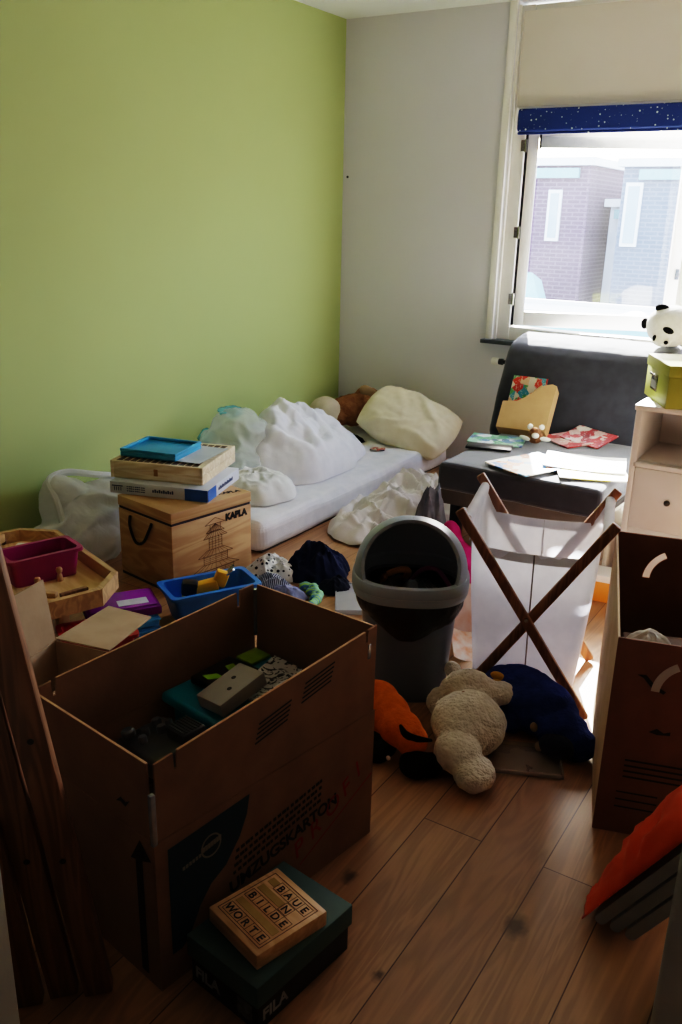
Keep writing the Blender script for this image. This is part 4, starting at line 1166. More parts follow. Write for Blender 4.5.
one('bottle_cap', bm, mat('clear_grey_cap', '#7d8388', '#70767b', 10, .2), 'pale round bottle cap on top of the rubbish in the bin', 'rubbish', bnM @ Vector((.0, -.06, .385)))
cloth('dark_wrapper', tuple((bnM @ Vector((.03, .0, 0)))[:2]), .07, .07, .06, mat('slate_wrapper', '#2b343c', '#1d252c', 20, .35), 'dark slate coloured wrapper crumpled in the bin', 'rubbish', 61, .325, 0, 14, .6)
cloth('brown_wrapper', tuple((bnM @ Vector((-.06, .02, 0)))[:2]), .06, .06, .05, mat('brown_wrapper', '#3b2a22', '#2c1f19', 20, .5), 'dark brown wrapper crumpled in the bin', 'rubbish', 63, .325, 0, 14, .6)

# ------------------------------------------------------------------ laundry hamper
HA = R(15)
hm = thing('laundry_hamper', 'folding laundry hamper with crossed wooden legs and white canvas bag', 'laundry hamper', (-.862, 2.602, 0), HA)
hm.scale = (.945, 1, .985)
for (x0, x1, y) in [(-.235, .222, -.205), (.235, -.2, -.183), (-.235, .222, .205), (.235, -.2, .183)]:
    bm = nb()
    s = (x1 - x0); d = Vector((x0, y, .645)) - Vector((x1, y, 0)); d.normalize()
    bar(bm, (x1, y, .006), Vector((x0, y, .645)) + d * .02, .034, .018, (1, 0, 0), .006); obj('leg', bm, OAKD, hm)
bm = nb(); tube(bm, [(.0, -.222, .326), (.0, -.165, .326)], .007, 10); tube(bm, [(.0, .165, .326), (.0, .222, .326)], .007, 10); obj('pivot_bolt', bm, CHROME, hm)
for sx in (-1, 1):
    bm = nb(); tube(bm, [(sx * .222, -.20, .625), (sx * .222, .20, .625)], .011, 12); obj('top_rod', bm, OAKD, hm)
CANV = mat('white_canvas', '#dadae0', '#cbccd4', 14, .95, .25, 420, bdist=.002, trans=.42, spec=.1)
def hamper_bag():
    bm = nb(); n = 120; rows = 30
    def plan(t, w, d, r=.035):
        # rounded rectangle parametrised by t in 0..1
        per = [2*(w-r), 2*(d-r), 2*(w-r), 2*(d-r)]
        e = 14
        c, s = math.cos(t * 2 * math.pi), math.sin(t * 2 * math.pi)
        k = (abs(c) ** e + abs(s) ** e) ** (-1 / e)
        return w * c * k, d * s * k
    rings = []
    for j in range(rows + 1):
        f = j / rows; ring = []
        for i in range(n):
            t = i / n
            w = .212 * (1 - f) + .172 * f; d = .172 * (1 - f) + .14 * f
            x, y = plan(t, w, d)
            # top edge: hangs from the rods at the sides, sags at front and back
            side = max(0, (abs(x) - .15) / .062) if f < 1 else 0
            ztop = .543 + .082 * min(1, max(0, (abs(x) / .212 - .80) / .2)) ** 1.3 - .012 * (1 - (x / .2) ** 2)
            z = ztop * (1 - f) + .05 * f
            sag = math.sin(f * math.pi) * .012
            y += (1 if y > 0 else -1) * sag * (1 - abs(x) / .25)
            wr = .004 * noise.noise(Vector((x * 9, y * 9, z * 2.5 + 1))) + .0035 * ridged(x + y, z, 8, 5, .5, 1, .25)
            x += wr * (1 if x > 0 else -1) * .7; y += wr * (1 if y > 0 else -1)
            ring.append(bm.verts.new((x, y, z)))
        rings.append(ring)
    for a, b in zip(rings, rings[1:]):
        for k in range(n): bm.faces.new((a[k], a[(k+1) % n], b[(k+1) % n], b[k]))
    bm.faces.new(rings[-1])
    return bm
obj('canvas_bag', hamper_bag(), CANV, hm)
for sx in (-1, 1):
    bm = nb()
    pts = [(sx * (.222 + .0165 * math.cos(a)), .625 + .0165 * math.sin(a)) for a in [R(k * 20) for k in range(18)]]
    m_ = 18
    rr = []
    for y in [(-.185 + k * .037) for k in range(11)]:
        rr.append([bm.verts.new((p[0] + .002 * noise.noise(Vector((p[0] * 90, y * 30, k))), y, p[1])) for k, p in enumerate(pts)])
    for a, b in zip(rr, rr[1:]):
        for k in range(m_): bm.faces.new((a[k], a[(k+1) % m_], b[(k+1) % m_], b[k]))
    # skirt from the sleeve down to the bag
    prev = None
    for k in range(11):
        y = -.185 + k * .037
        a = bm.verts.new((sx * .2065, y, .620)); b = bm.verts.new((sx * .2125, y * .93, .55))
        if prev: bm.faces.new((prev[0], a, b, prev[1]))
        prev = (a, b)
    obj('rod_sleeve', bm, CANV, hm)
for sy in (-1, 1):
    bm = nb()
    pr = None
    for k in range(21):
        x = -.165 + k * .0165
        z = .543 - .012 * (1 - (x / .2) ** 2) + .082 * min(1, max(0, (abs(x) / .212 - .80) / .2)) ** 1.3
        y = sy * (.1735 + .0025)
        a = bm.verts.new((x, y, z + .001)); b = bm.verts.new((x, y + sy * .002, z - .03))
        if pr: bm.faces.new((pr[0], a, b, pr[1]))
        pr = (a, b)
    obj('hem_band', bm, mat('canvas_hem', '#bdbab8', '#b2afad', 14, .95, .25, 420, bdist=.002, trans=.25), hm)
for sy in (-1, 1):
    bm = nb(); pts = []
    for j in range(16):
        f = j / 15; y = sy * (.172 * (1 - f) + .14 * f + math.sin(f * math.pi) * .012 + .006)
        pts.append((.003 + .006 * f, y, .53 * (1 - f) + .06 * f))
    tube(bm, pts, .0028, 6)
    obj('centre_seam', bm, mat('seam_brown', '#8d8078', '#837770', 20, .9), hm)

# ------------------------------------------------------------------ plush toys on the floor
pw = thing('white_plush_toy', 'cream white plush bear lying face down on the floor in front of the bin', 'plush toy', (-.855, 2.10, 0))
obj('body', blob([((.005, .0, .09), (.112, .118, .088), (0, 0, 25)), ((-.055, .135, .095), (.098, .062, .09), (0, 0, 25)), ((-.09, .195, .075), (.08, .05, .07), (0, 0, 25)),
                  ((.03, -.125, .068), (.07, .062, .062)), ((.10, -.155, .045), (.06, .062, .045)), ((.03, .17, .12), (.045, .08, .035), (0, 0, -50)), ((-.14, .13, .05), (.05, .06, .045))], .0075, 1, .005, 14, 2, .004, 45), PLUSHW, pw)
obj('ear', blob([((-.155, .225, .115), (.03, .022, .03))], .007, 3), PLUSHW, pw)
bm = nb(); ell(bm, (-.03, .03, .168), (.006, .006, .003)); obj('button', bm, PLUSHB, pw)
po = thing('orange_plush_toy', 'orange plush animal with black head and legs beside the cream white bear', 'plush toy', (-1.035, 2.02, -.008))
obj('body', blob([((-.095, .03, .095), (.075, .07, .075)), ((-.035, -.01, .10), (.075, .068, .068), (0, 0, -40)), ((.03, -.055, .095), (.066, .058, .06)), ((.08, -.075, .085), (.05, .048, .05))], .009, 5, .004, 12), PLUSHO, po)
obj('head', blob([((.115, -.115, .042), (.048, .045, .040)), ((.15, -.09, .038), (.038, .04, .035))], .009, 4, .004, 16), PLUSHK, po)
for x, y in ((-.06, -.07), (-.012, -.11), (-.14, -.005)):
    obj('leg', blob([((x, y, .03), (.042, .036, .03), (0, 0, 30)), ((x + .02, y + .02, .045), (.03, .03, .03))], .008, 3), PLUSHK, po)
bm = nb(); tube(bm, spline([(.055, -.105, .145), (.075, -.11, .125), (.105, -.10, .115), (.15, -.09, .12)], 6), [.003 + .008 * math.sin(math.pi * k / 18) for k in range(19)], 8); obj('ear', bm, PLUSHK, po)
bm = nb(); ell(bm, (.045, -.148, .055), (.007, .006, .007)); obj('eye', bm, WFRAME, po)
pnv = thing('navy_plush_toy', 'big dark navy plush creature with yellow feet lying under the laundry hamper legs', 'plush toy', (-.712, 2.325, -.014))
obj('body', blob([((-.06, .02, .102), (.135, .10, .09), (0, 0, -15)), ((.01, .0, .092), (.11, .095, .085)), ((-.14, .06, .09), (.075, .07, .07)), ((.085, -.05, .072), (.085, .075, .066)), ((.145, -.075, .056), (.06, .055, .052)), ((-.10, -.05, .05), (.08, .05, .045))], .010, 4, .006, 12, 5, .004, 40), PLUSHN, pnv)
obj('muzzle', blob([((.10, -.125, .06), (.055, .03, .04))], .008, 3, .004, 20), mat('dark_navy_plush', '#10182f', '#0c1226', 30, .95, .8, 110, bdist=.008), pnv)
for (x, y, z) in [(-.138, -.018, .166), (-.130, -.040, .152), (-.118, -.062, .108)]:
    obj('toe', blob([((x, y, z), (.024, .016, .013), (0, 10, 15))], .005, 3), mat('yellow_plush', '#c79a24', '#b58a1a', 30, .95, .6, 120, bdist=.006), pnv)
for (x, y, z) in [(.02, -.104, .085), (.045, -.118, .035)]:
    bm = nb(); ell(bm, (x, y, z), (.012, .006, .016)); obj('eye', bm, mat('tan_felt', '#b09a78', '#a08a68', 30, .9), pnv)
lid2 = thing('clear_floor_lid', 'clear shallow plastic lid on the floor beneath the navy plush creature', 'lid', (-.685, 2.145, 0), R(24))
bm = nb(); box(bm, .20, .14, .004, (0, 0, .001), bevel=.0015)
for x in (-1, 1): box(bm, .006, .152, .014, (x * .103, 0, 0.001), bevel=.002)
for y in (-1, 1): box(bm, .2, .006, .014, (0, y * .073, 0.001), bevel=.002)
obj('lid_plate', bm, mat('clear_lid_plastic', '#b8aca0', '#ada195', 8, .2, trans=.2, alpha=.5), lid2)
# papers between bin and hamper
leaf('pink_drawing', .10, .20, .0015, mat('pinkish_paper', '#e4d2cc', '#d9a892', 12, .7), 'pinkish paper leaning upright behind the bin beside the hamper', 'paper', (-1.165, 2.79, .105), R(20), (76, 0), curl=.006)
leaf('crumpled_wrapper', .11, .16, .0015, mat('white_orange_print', '#ded3cc', '#d98e62', 22, .6), 'white and orange printed paper on the floor between the bin and the hamper', 'paper', (-1.115, 2.665, .022), R(35), (18, 12), curl=.02, seed=6)

# ------------------------------------------------------------------ couch
co = thing('sofa_chair', 'low dark blue grey fold-out couch under the window', 'couch', (-1.33, 4.1, 0))
XW = .82
def cushion(sx, sy, sz, bevel, seed, amp=.005):
    bm = nb(); box(bm, sx, sy, sz, bevel=bevel, seg=4)
    me = tomesh(bm, sharp=0)
    me = evaluate(me, [('SUBSURF', dict(levels=4, render_levels=4, subdivision_type='SIMPLE'))])
    return noised(me, amp, 5, seed, .0015, 22)
seat = obj('seat_cushion', cushion(.765, .90, .135, .03, 1), NAVYF, co, (.03, -.12, .296))
bm = nb(); prism(bm, [(.27, .40), (.335, .56), (.415, .74), (.455, .815), (.495, .850), (.56, .872), (.63, .888), (.685, .897), (.72, .89), (.745, .86), (.735, .80), (.60, .45), (.53, .34), (.30, .335)], .88, frame((-.47, 0, 0), (0, 1, 0), (0, 0, 1), (1, 0, 0)))
es = [e for e in bm.edges if abs(e.verts[0].co.x - e.verts[1].co.x) < 1e-5]
bmesh.ops.bevel(bm, geom=es, offset=.03, segments=4, profile=.5, affect='EDGES')
me = evaluate(tomesh(bm, 'b', 0), [('REMESH', dict(mode='VOXEL', voxel_size=.014)), ('SMOOTH', dict(iterations=5, factor=.5))])
bk = obj('backrest', noised(me, .004, 6, 2, .0012, 25), NAVYF, co)
bm = nb(); box(bm, .75, .86, .07, (.03, -.11, .225), bevel=.006); obj('base_frame', bm, mat('couch_base', '#6e655e', '#615952', 10, .7), co)
for x in (-.29, .35):
    for y in (-.46, .26):
        bm = nb(); box(bm, .05, .05, .224, (x, y, 0), bevel=.004); obj('leg', bm, BLACKP, co)

# magazines and things on the couch (seat top z about .432)
ZS = .4385
m1 = pictures('comic_cover', ['#d8402a', '#3f9fb8', '#e8e2d2', '#c73a30', '#5fae6a', '#e9c9a0'], 26)
m2 = pictures('green_blue_cover', ['#3f7fa8', '#4fa070', '#dfe6e8', '#2d4f86', '#8fc0a0'], 20)
m3 = pictures('red_cover', ['#c5342e', '#b22a2a', '#d8b6ae', '#e0d8d0', '#8d2522', '#c5342e'], 20)
m4 = pictures('sunny_cover', ['#3f86c8', '#e9e3d8', '#d0703a', '#6fb0d8', '#f0ece4'], 16)
m5 = mat('open_magazine_paper', '#f0efe9', '#d8d7d2', 9, .5)
leaf('magazine', .19, .22, .004, m1, 'red and teal comic standing upright against the couch backrest behind the file box', 'magazine', (-1.612, 4.425, .598), R(0), (66, 0), 'magazines on the couch')
leaf('magazine', .27, .20, .006, m2, 'blue green magazine lying flat at the front left of the seat by the file box', 'magazine', (-1.60, 4.03, ZS), R(14), (0, 0), 'magazines on the couch', .008)
bm = nb(); box(bm, .22, .10, .012, bevel=.003); one('dark_tablet', bm, BLACKP, 'dark flat case under the edge of the blue green magazine', 'case', (-1.58, 3.885, ZS - .002), R(16))
leaf('magazine', .23, .17, .006, m3, 'red comic lying near the backrest, topmost of the red ones', 'magazine', (-1.22, 4.30, ZS + .022), R(-18), (13, 3), 'magazines on the couch', .006)
leaf('magazine', .22, .17, .006, pictures('red_cover_b', ['#b83430', '#d6a59c', '#ddd2c8', '#962a28'], 13), 'red comic lying half under the topmost red one beside the file box', 'magazine', (-1.30, 4.25, ZS + .004), R(-38), (5, 2), 'magazines on the couch', .006)
leaf('magazine', .26, .34, .006, m4, 'colourful magazine with blue cover in the sunlight at the front of the seat', 'magazine', (-1.295, 3.71, ZS), R(-24), (0, 0), 'magazines on the couch', .004)
leaf('magazine', .36, .27, .008, m5, 'large white magazine lying open in the sun beside the cabinet', 'magazine', (-1.10, 3.86, ZS + .003), R(14), (0, 0), 'magazines on the couch', .012)
leaf('magazine', .30, .22, .006, pictures('yellow_edge', ['#e6e2d2', '#d9c64f', '#c9c4b5', '#efece2'], 9), 'pale magazine with yellow edge under the large white one, jutting from the seat', 'magazine', (-1.03, 3.74, ZS - .002), R(24), (0, 0), 'magazines on the couch', .006)
# file box
fbx = thing('magazine_file', 'tan cardboard magazine file with curved cut standing on the couch', 'magazine file', (-1.545, 4.215, ZS + .014), rot=(R(-37), 0, R(5)))
TAN = mat('tan_card', '#c9a577', '#bf9a6b', 10, .8, .1, 60)
pr_ = [(-.125, 0), (.125, 0), (.125, .265), (.105, .272), (.065, .262), (.025, .228), (-.015, .185), (-.055, .158), (-.125, .15)]
bm = nb(); prism(bm, pr_, .003, frame((0, -.04, 0), (1, 0, 0), (0, 0, 1), (0, -1, 0))); obj('side_panel', bm, TAN, fbx)
bm = nb(); prism(bm, pr_, .003, frame((0, .04, 0), (1, 0, 0), (0, 0, 1), (0, -1, 0))); obj('side_panel', bm, TAN, fbx)
bm = nb(); box(bm, .003, .08, .265, (.1265, -.003, 0)); obj('back_panel', bm, TAN, fbx)
bm = nb(); box(bm, .003, .08, .15, (-.1265, -.003, 0)); obj('front_panel', bm, TAN, fbx)
bm = nb(); box(bm, .25, .08, .003, (0, -.003, 0)); obj('bottom_panel', bm, TAN, fbx)
# plush mouse
mo = thing('plush_mouse', 'tiny white and brown plush mouse sitting on the couch in front of the file box', 'plush toy', (-1.43, 4.10, ZS), R(20))
obj('body', blob([((0, 0, .035), (.04, .035, .035)), ((0, -.025, .06), (.032, .028, .028))], .006, 3), PLUSHB, mo)
obj('muzzle', blob([((0, -.045, .052), (.02, .018, .016))], .005, 3), PLUSHP, mo)
for s in (-1, 1):
    obj('ear', blob([((s * .028, -.01, .086), (.016, .008, .016))], .005, 2), PLUSHP, mo)
    obj('arm', blob([((s * .05, -.02, .03), (.032, .012, .012), (0, 10, s * 25))], .005, 2), PLUSHP, mo)
# panda on the backrest
pd = thing('panda_plush', 'black and white panda plush lying on the top of the couch backrest', 'plush toy', (-.99, 4.735, .880))
obj('body', blob([((.0, 0, .115), (.125, .112, .105)), ((.10, .03, .12), (.12, .10, .10)), ((.22, .04, .11), (.13, .1, .1)), ((-.015, -.075, .055), (.055, .045, .04))], .010, 4, .003, 14), PLUSHP, pd)
for c, r, ro in [((-.045, -.03, .200), (.042, .022, .026), (0, 10, 0)), ((-.133, -.0, .118), (.02, .022, .03), (0, 0, 0))]:
    obj('ear', blob([(c, r, ro)], .006, 3), PLUSHK, pd)
for c, r, ro in [((.012, -.110, .104), (.030, .012, .017), (0, 20, 0)), ((-.050, -.098, .06), (.016, .014, .018), (0, 0, -40))]:
    obj('eye_patch', blob([(c, r, ro)], .005, 2), PLUSHK, pd)
obj('nose', blob([((.012, -.126, .046), (.013, .009, .011))], .004, 2), PLUSHK, pd)
obj('arm', blob([((.20, -.06, .07), (.07, .04, .035), (0, 0, 10))], .008, 3), PLUSHK, pd)

# ------------------------------------------------------------------ white cabinet + green box
cab = thing('white_cabinet', 'white cabinet with open shelf and drawers at the right of the couch', 'cabinet', (-.63, 3.75, 0))
cx0, cdp, chh = .20, .20, .805
CABW = mat('cabinet_white', '#dddad6', '#d4d1cc', 6, .45)
for sx in (-1, 1):
    bm = nb(); box(bm, .025, .40, chh - .02, (sx * (cx0 - .0125), 0, 0), bevel=.002); obj('side_panel', bm, CABW, cab)
bm = nb(); box(bm, .41, .41, .022, (0, -.003, chh - .02), bevel=.003); obj('cabinet_top', bm, CABW, cab)
bm = nb(); box(bm, .35, .36, .018, (0, .01, .56), bevel=.001); obj('shelf', bm, CABW, cab)
bm = nb(); box(bm, .35, .012, .74, (0, .19, .04)); obj('back_panel', bm, CABW, cab)
for z0 in (.295, .04):
    bm = nb(); box(bm, .346, .02, .255, (0, -.19, z0), bevel=.002); d_ = obj('drawer_front', bm, CABW, cab)
    bm = nb(); bmesh.ops.create_uvsphere(bm, u_segments=16, v_segments=10, radius=.0125); bmesh.ops.translate(bm, verts=bm.verts[:], vec=(-.03, -.213, z0 + (.13 if z0 > .1 else .215))); obj('drawer_knob', bm, mat('dark_knob', '#2a201c', '#231a17', 20, .35), d_)
bm = nb(); box(bm, .37, .02, .02, (0, -.19, .552), bevel=.001); box(bm, .37, .02, .04, (0, -.19, 0)); obj('front_rail', bm, CABW, cab)
gb_ = thing('green_storage_box', 'olive green lidded cardboard storage box with metal label holder on the white cabinet', 'storage box', (-.715, 3.515, chh + .003), R(28))
# local: corner at origin, +y = left-rear edge, +x = right
GRN = mat('olive_green_card', '#878b2e', '#7d8127', 8, .6)
bm = nb(); box(bm, .26, .32, .155, (.13, .16, 0), bevel=.002); obj('box_body', bm, GRN, gb_)
bm = nb(); box(bm, .268, .328, .042, (.13, .16, .125), bevel=.002); obj('box_lid', bm, GRN, gb_)
bm = nb(); box(bm, .266, .326, .0015, (.13, .16, .1675)); obj('lid_top', bm, mat('shiny_lid_top', '#a7ac74', '#9da268', 8, .18), gb_)
hl = nb(); box(hl, .003, .09, .06, (-.0015, .19, .04), bevel=.001); hp = obj('label_holder', hl, CHROME, gb_)
bm = nb(); box(bm, .001, .07, .03, (-.0036, .19, .05)); obj('label_card', bm, mat('grey_card', '#6d6c66', '#605f5a'), hp)
bm = nb(); box(bm, .012, .095, .01, (-.006, .19, .098), bevel=.002); obj('holder_lip', bm, CHROME, hp)

# things by the cabinet foot
open_bin('orange_box', 'white and orange box on the floor beside the white cabinet', .13, .22, .13, mat('orange_white_box', '#e8922e', '#df8520', 6, .5), (-.905, 3.50, 0), R(8), .95) if False else None
ob = thing('orange_crate', 'small white and orange box on the floor between hamper and cabinet', 'box', (-.86, 3.44, 0), R(6))
bm = nb(); box(bm, .12, .11, .09, bevel=.003); obj('box_body', bm, mat('orange_card', '#e8922e', '#df8520', 6, .5), ob)
bm = nb(); box(bm, .126, .116, .03, (0, 0, .088), bevel=.003); obj('box_lid', bm, WFRAME, ob)
bm = nb(); box(bm, .016, .26, .34, bevel=.003); one('white_board', bm, mat('white_board', '#dcd3c4', '#d2c9ba', 6, .6), 'upright white board leaning at the side of the white cabinet', 'board', (-.868, 3.665, .0), R(-4))
bm = nb(); box(bm, .05, .05, .20, bevel=.006); one('teal_carton', bm, mat('teal_card', '#1f7f86', '#1a7179', 6, .6), 'small upright teal carton behind the white and orange box', 'carton', (-.945, 3.50, 0), R(10))
cloth('mauve_cloth', (-.885, 3.77), .03, .12, .2, fabric('mauve_cotton', '#8d7474', '#7a6363'), 'mauve cloth squeezed between the couch and the white cabinet', 'cloth', 71, .40, 0, 9, .4) if False else None

# ------------------------------------------------------------------ right moving box
rb_ = thing('moving_box', 'open brown moving box at the right edge with curved hand slots', 'cardboard box', (-.429, 1.962, 0), R(17))
W2, D2 = .40, .58
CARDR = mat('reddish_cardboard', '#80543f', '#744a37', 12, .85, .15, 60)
CARDLIT = mat('lit_side_cardboard', '#d2b796', '#c4a886', 10, .8, .2, 25)  # paler copy of the box card, paints in the brightly lit left side
def arc_pts(cx, cz, r0, r1, a0, a1, n=10):
    o = [(cx + r1 * math.cos(R(a0 + (a1 - a0) * k / n)), cz + r1 * math.sin(R(a0 + (a1 - a0) * k / n))) for k in range(n + 1)]
    i = [(cx + r0 * math.cos(R(a0 + (a1 - a0) * k / n)), cz + r0 * math.sin(R(a0 + (a1 - a0) * k / n))) for k in range(n + 1)]
    return o + i[::-1]
def cut_panel(outline, holes, t, mx):
    bm = nb(); prism(bm, outline, t)
    me = tomesh(bm, sharp=0)
    hb = nb()
    for h in holes: prism(hb, h, t * 4, Matrix.Translation((0, 0, -t * 1.5)))
    hm_ = tomesh(hb, sharp=0)
    ho = bpy.data.objects.new('cutter', hm_); COL.objects.link(ho)
    out = evaluate(me, [('BOOLEAN', dict(operation='DIFFERENCE', object=ho, solver='EXACT'))])
    bpy.data.objects.remove(ho)
    out.transform(mx)
    for p in out.polygons: p.use_smooth = False
    return out
holes = [arc_pts(.185, .44, .075, .093, 118, 172), arc_pts(.205, .44, .075, .093, 8, 62)]
bm = nb(); prism(bm, [(0, .002), (W2, .002), (W2, .545), (0, .553)], .005, frame((0, .005, 0), (1, 0, 0), (0, 0, 1), (0, -1, 0))); me = tomesh(bm, 'p', 20)
obj('end_panel', me, CARDR, rb_)
me = cut_panel([(0, .002), (W2, .002), (W2 + .01, .615), (.0, .625)], [arc_pts(.19, .485, .08, .10, 118, 178), arc_pts(.21, .485, .08, .10, 2, 62)], .005, frame((0, D2, 0), (1, 0, 0), (0, 0, 1), (0, -1, 0)))
obj('end_panel', me, CARDR, rb_)
bm = nb(); panel(bm, (0, D2 - .006, 0), (0, -1, 0), (-1, 0, 0), [(0, .002), (D2 - .012, .002), (D2 - .012, .548), (0, .620)]); obj('side_panel', bm, CARDLIT, rb_)
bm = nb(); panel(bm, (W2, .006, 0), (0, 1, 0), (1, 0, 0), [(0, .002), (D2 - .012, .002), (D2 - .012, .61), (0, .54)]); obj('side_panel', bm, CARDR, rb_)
bm = nb(); box(bm, W2 - .012, D2 - .012, .005, (W2/2, D2/2, .001)); obj('bottom_panel', bm, CARDR, rb_)
bm = nb()
fq = frame((0, -.0008, 0), (1, 0, 0), (0, 0, 1), (0, -1, 0))
prism(bm, [(.055, .462), (.075, .464), (.098, .44), (.125, .425), (.12, .418), (.09, .432), (.07, .455)], .0006, fq)
obj('printed_mark', bm, INK, rb_); bm = nb()
prism(bm, [(.10, .31), (.118, .322), (.135, .312), (.15, .318), (.15, .308), (.12, .305)], .0006, fq)
obj('printed_mark', bm, INK, rb_); bm = nb()
for i in range(4): prism(bm, [(0, 0), (.14, 0), (.14, .005), (0, .005)], .0006, fq @ Matrix.Translation((.055, .17 + .016 * i, 0)))
obj('printed_text', bm, INK, rb_); bm = nb()
for i in range(3): prism(bm, [(0, 0), (.10, 0), (.10, .004), (0, .004)], .0006, fq @ Matrix.Translation((.045, .08 + .022 * i, 0)))
obj('printed_text', bm, INK, rb_)
bm = nb()
prism(bm, arc_pts(.185, .42, .075, .095, 118, 178), .0008, fq); obj('painted_hand_slot', bm, mat('slot_light_paint', '#b5b0ab', '#a8a39e', 10, .8), rb_); bm = nb(); prism(bm, arc_pts(.205, .42, .075, .095, 2, 62), .0008, fq)  # panel is uncut here; pale arcs paint the light seen through the slots
obj('painted_hand_slot', bm, mat('slot_light_paint', '#b5b0ab', '#a8a39e', 10, .8), rb_)
rbM = Matrix.Translation((-.429, 1.962, 0)) @ Matrix.Rotation(R(17), 4, 'Z')
def inr(x, y, z): return rbM @ Vector((x, y, z))
dbx = thing('dark_case', 'dark brown case with pale sticker inside the moving box at the right', 'case', inr(.22, .37, .012), R(20))
bm = nb(); box(bm, .24, .24, .34, bevel=.01); obj('case_body', bm, mat('dark_brown_case', '#3a2118', '#301b13', 8, .4), dbx)
bm = nb(); box(bm, .04, .012, .004, (.06, .05, .3405)); obj('sticker', bm, mat('pale_sticker', '#b99a7c'), dbx)
cloth('white_cloth', tuple(inr(.085, .12, 0)[:2]), .06, .07, .045, fabric('white_cotton', '#b9b7b2', '#a9a7a2'), 'white cloth heaped just inside the near end of the moving box at the right', 'cloth', 77, .475, R(20), 12, .4)
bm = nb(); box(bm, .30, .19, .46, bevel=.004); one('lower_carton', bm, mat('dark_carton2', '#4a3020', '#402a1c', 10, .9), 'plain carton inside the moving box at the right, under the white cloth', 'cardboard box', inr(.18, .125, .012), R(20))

# ------------------------------------------------------------------ boards and orange bag bottom right
ax = Vector((.50, .02, .80)).normalized(); up2 = Vector((-.80, -.02, .50)).normalized(); nrm = ax.cross(up2)
for i, l in enumerate(['grey white folded panel leaning at the lower right, topmost of the three', 'grey white folded panel leaning at the lower right, middle of the three', 'grey white folded panel leaning at the lower right, lowest of the three']):
    bm = nb(); h = .0125
    pts = [(h - h * math.cos(R(a)), h * math.sin(R(a))) for a in range(-90, 91, 15)][::1] + [(.50, h), (.50, -h)]
    prism(bm, pts, .26, frame((0, 0, .010), ax, up2, nrm) @ Matrix.Translation((0, 0, -.26)))
    p0 = Vector((-.318, 1.632, .006)) + Vector((.0345 * i, -.004 * i, 0))
    me = tomesh(bm, 'board', 30)
    one('folded_panel', me, mat('grey_felt_%d' % i, ['#a8a6a0', '#a09e98', '#aaa8a2'][i], None, 12, .8, .2, 80), l, 'folded panel', p0, group='grey panels at the lower right')
def obag():
    n, k = 30, 34
    bm = nb(); vs = {}
    A0, A1 = Vector((-.345, 1.625, .012)), Vector((-.08, 1.64, .44))
    B0, B1 = Vector((-.325, 1.80, .02)), Vector((-.06, 1.84, .46))
    for i in range(n + 1):
        for j in range(k + 1):
            f, g = i / n, j / k
            p = (A0.lerp(A1, f)).lerp(B0.lerp(B1, f), g)
            b = math.sin(math.pi * min(1, g * 1.05)) ** .6 if g < .95 else 0
            bulge = b * (.008 + .05 * math.sin(math.pi * min(1, f * .8)) )
            p += Vector((-.80, -.02, .50)) * (.006 + bulge + .030 * (folds(f * 1.2, g * .5, 4, 9) - .45) * b)
            vs[i, j] = bm.verts.new(p)
    for i in range(n):
        for j in range(k): bm.faces.new((vs[i, j], vs[i+1, j], vs[i+1, j+1], vs[i, j+1]))
    me = tomesh(bm, 'bag', 0)
    return evaluate(me, [('SOLIDIFY', dict(thickness=.003, offset=0))])
one('orange_bag', obag(), mat('orange_nylon', '#ee5a22', '#e04e1a', 10, .5, .15, 120), 'bright orange fabric bag lying over the grey panels at the lower right', 'bag')

wbx = thing('white_storage_box', 'pale smooth plastic storage box at the bottom right corner in front of the grey panels', 'storage box', (.012, 1.455, 0), 0)
bm = nb(); box(bm, .305, .30, .56, bevel=.012, seg=3); obj('box_body', bm, mat('pale_grey_plastic', '#b9bcbb', '#b0b3b2', 6, .5), wbx)
bm = nb(); box(bm, .312, .308, .035, (0, 0, .561), bevel=.008, seg=3); obj('box_lid', bm, mat('pale_grey_plastic', '#b9bcbb'), wbx)

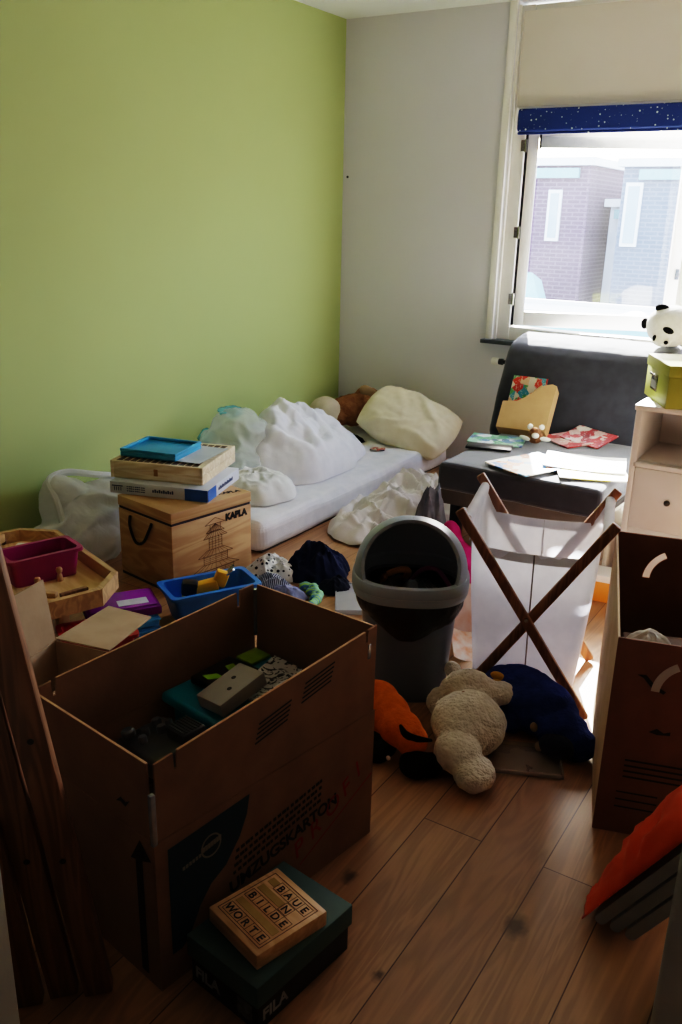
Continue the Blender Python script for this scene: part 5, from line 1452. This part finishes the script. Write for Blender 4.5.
# ------------------------------------------------------------------ light, sky, camera
w = bpy.data.worlds.new('world'); SC.world = w; w.use_nodes = True
nt = w.node_tree; bg = nt.nodes['Background']
sky = nt.nodes.new('ShaderNodeTexSky'); sky.sky_type = 'NISHITA'; sky.sun_disc = False
sky.sun_elevation = R(29); sky.sun_rotation = R(-24); sky.air_density = 1.0; sky.dust_density = 2.5
mixn = nt.nodes.new('ShaderNodeMix'); mixn.data_type = 'RGBA'; mixn.inputs[0].default_value = .45
nt.links.new(sky.outputs[0], mixn.inputs[6]); mixn.inputs[7].default_value = (2.3, 2.75, 3.8, 1)
nt.links.new(mixn.outputs[2], bg.inputs[0]); bg.inputs[1].default_value = 1.6
sun = bpy.data.lights.new('sun', 'SUN'); sun.energy = 40; sun.angle = R(.6); sun.color = (1, .97, .96)
so = bpy.data.objects.new('sun', sun); COL.objects.link(so)
so.rotation_euler = Vector((.45, -1, -.62)).to_track_quat('-Z', 'Y').to_euler()
so.location = (-4, 12, 8)
pt = bpy.data.lights.new('sky_portal', 'AREA'); pt.shape = 'RECTANGLE'; pt.size = 2.2; pt.size_y = 1.3
pt.cycles.is_portal = True
ptl = bpy.data.objects.new('sky_portal', pt); COL.objects.link(ptl); ptl.location = (-.95, 5.33, 1.45); ptl.rotation_euler = (R(-90), 0, 0)

cam = bpy.data.cameras.new('camera'); co_ = bpy.data.objects.new('camera', cam); COL.objects.link(co_)
cam.sensor_fit = 'VERTICAL'; cam.sensor_height = 36; cam.lens = 872.72 / 1024 * 36; cam.clip_start = .05
yaw, pit, rol = R(-31.943), R(18.8555), R(-1.3766)
fw = Vector((math.sin(yaw) * math.cos(pit), math.cos(yaw) * math.cos(pit), -math.sin(pit)))
rt = Vector((math.cos(yaw), -math.sin(yaw), 0)); dn = fw.cross(rt)
r2 = rt * math.cos(rol) + dn * math.sin(rol); d2 = dn * math.cos(rol) - rt * math.sin(rol)
mx = Matrix((r2, -d2, -fw)).transposed().to_4x4(); mx.translation = (0, 0, 1.5)
co_.matrix_world = mx
SC.camera = co_
SC.view_settings.view_transform = 'Filmic'
SC.view_settings.look = 'High Contrast'
SC.view_settings.exposure = 0.93
SC.cycles.max_bounces = 10; SC.cycles.diffuse_bounces = 6; SC.cycles.transparent_max_bounces = 12
SC.cycles.sample_clamp_indirect = 8
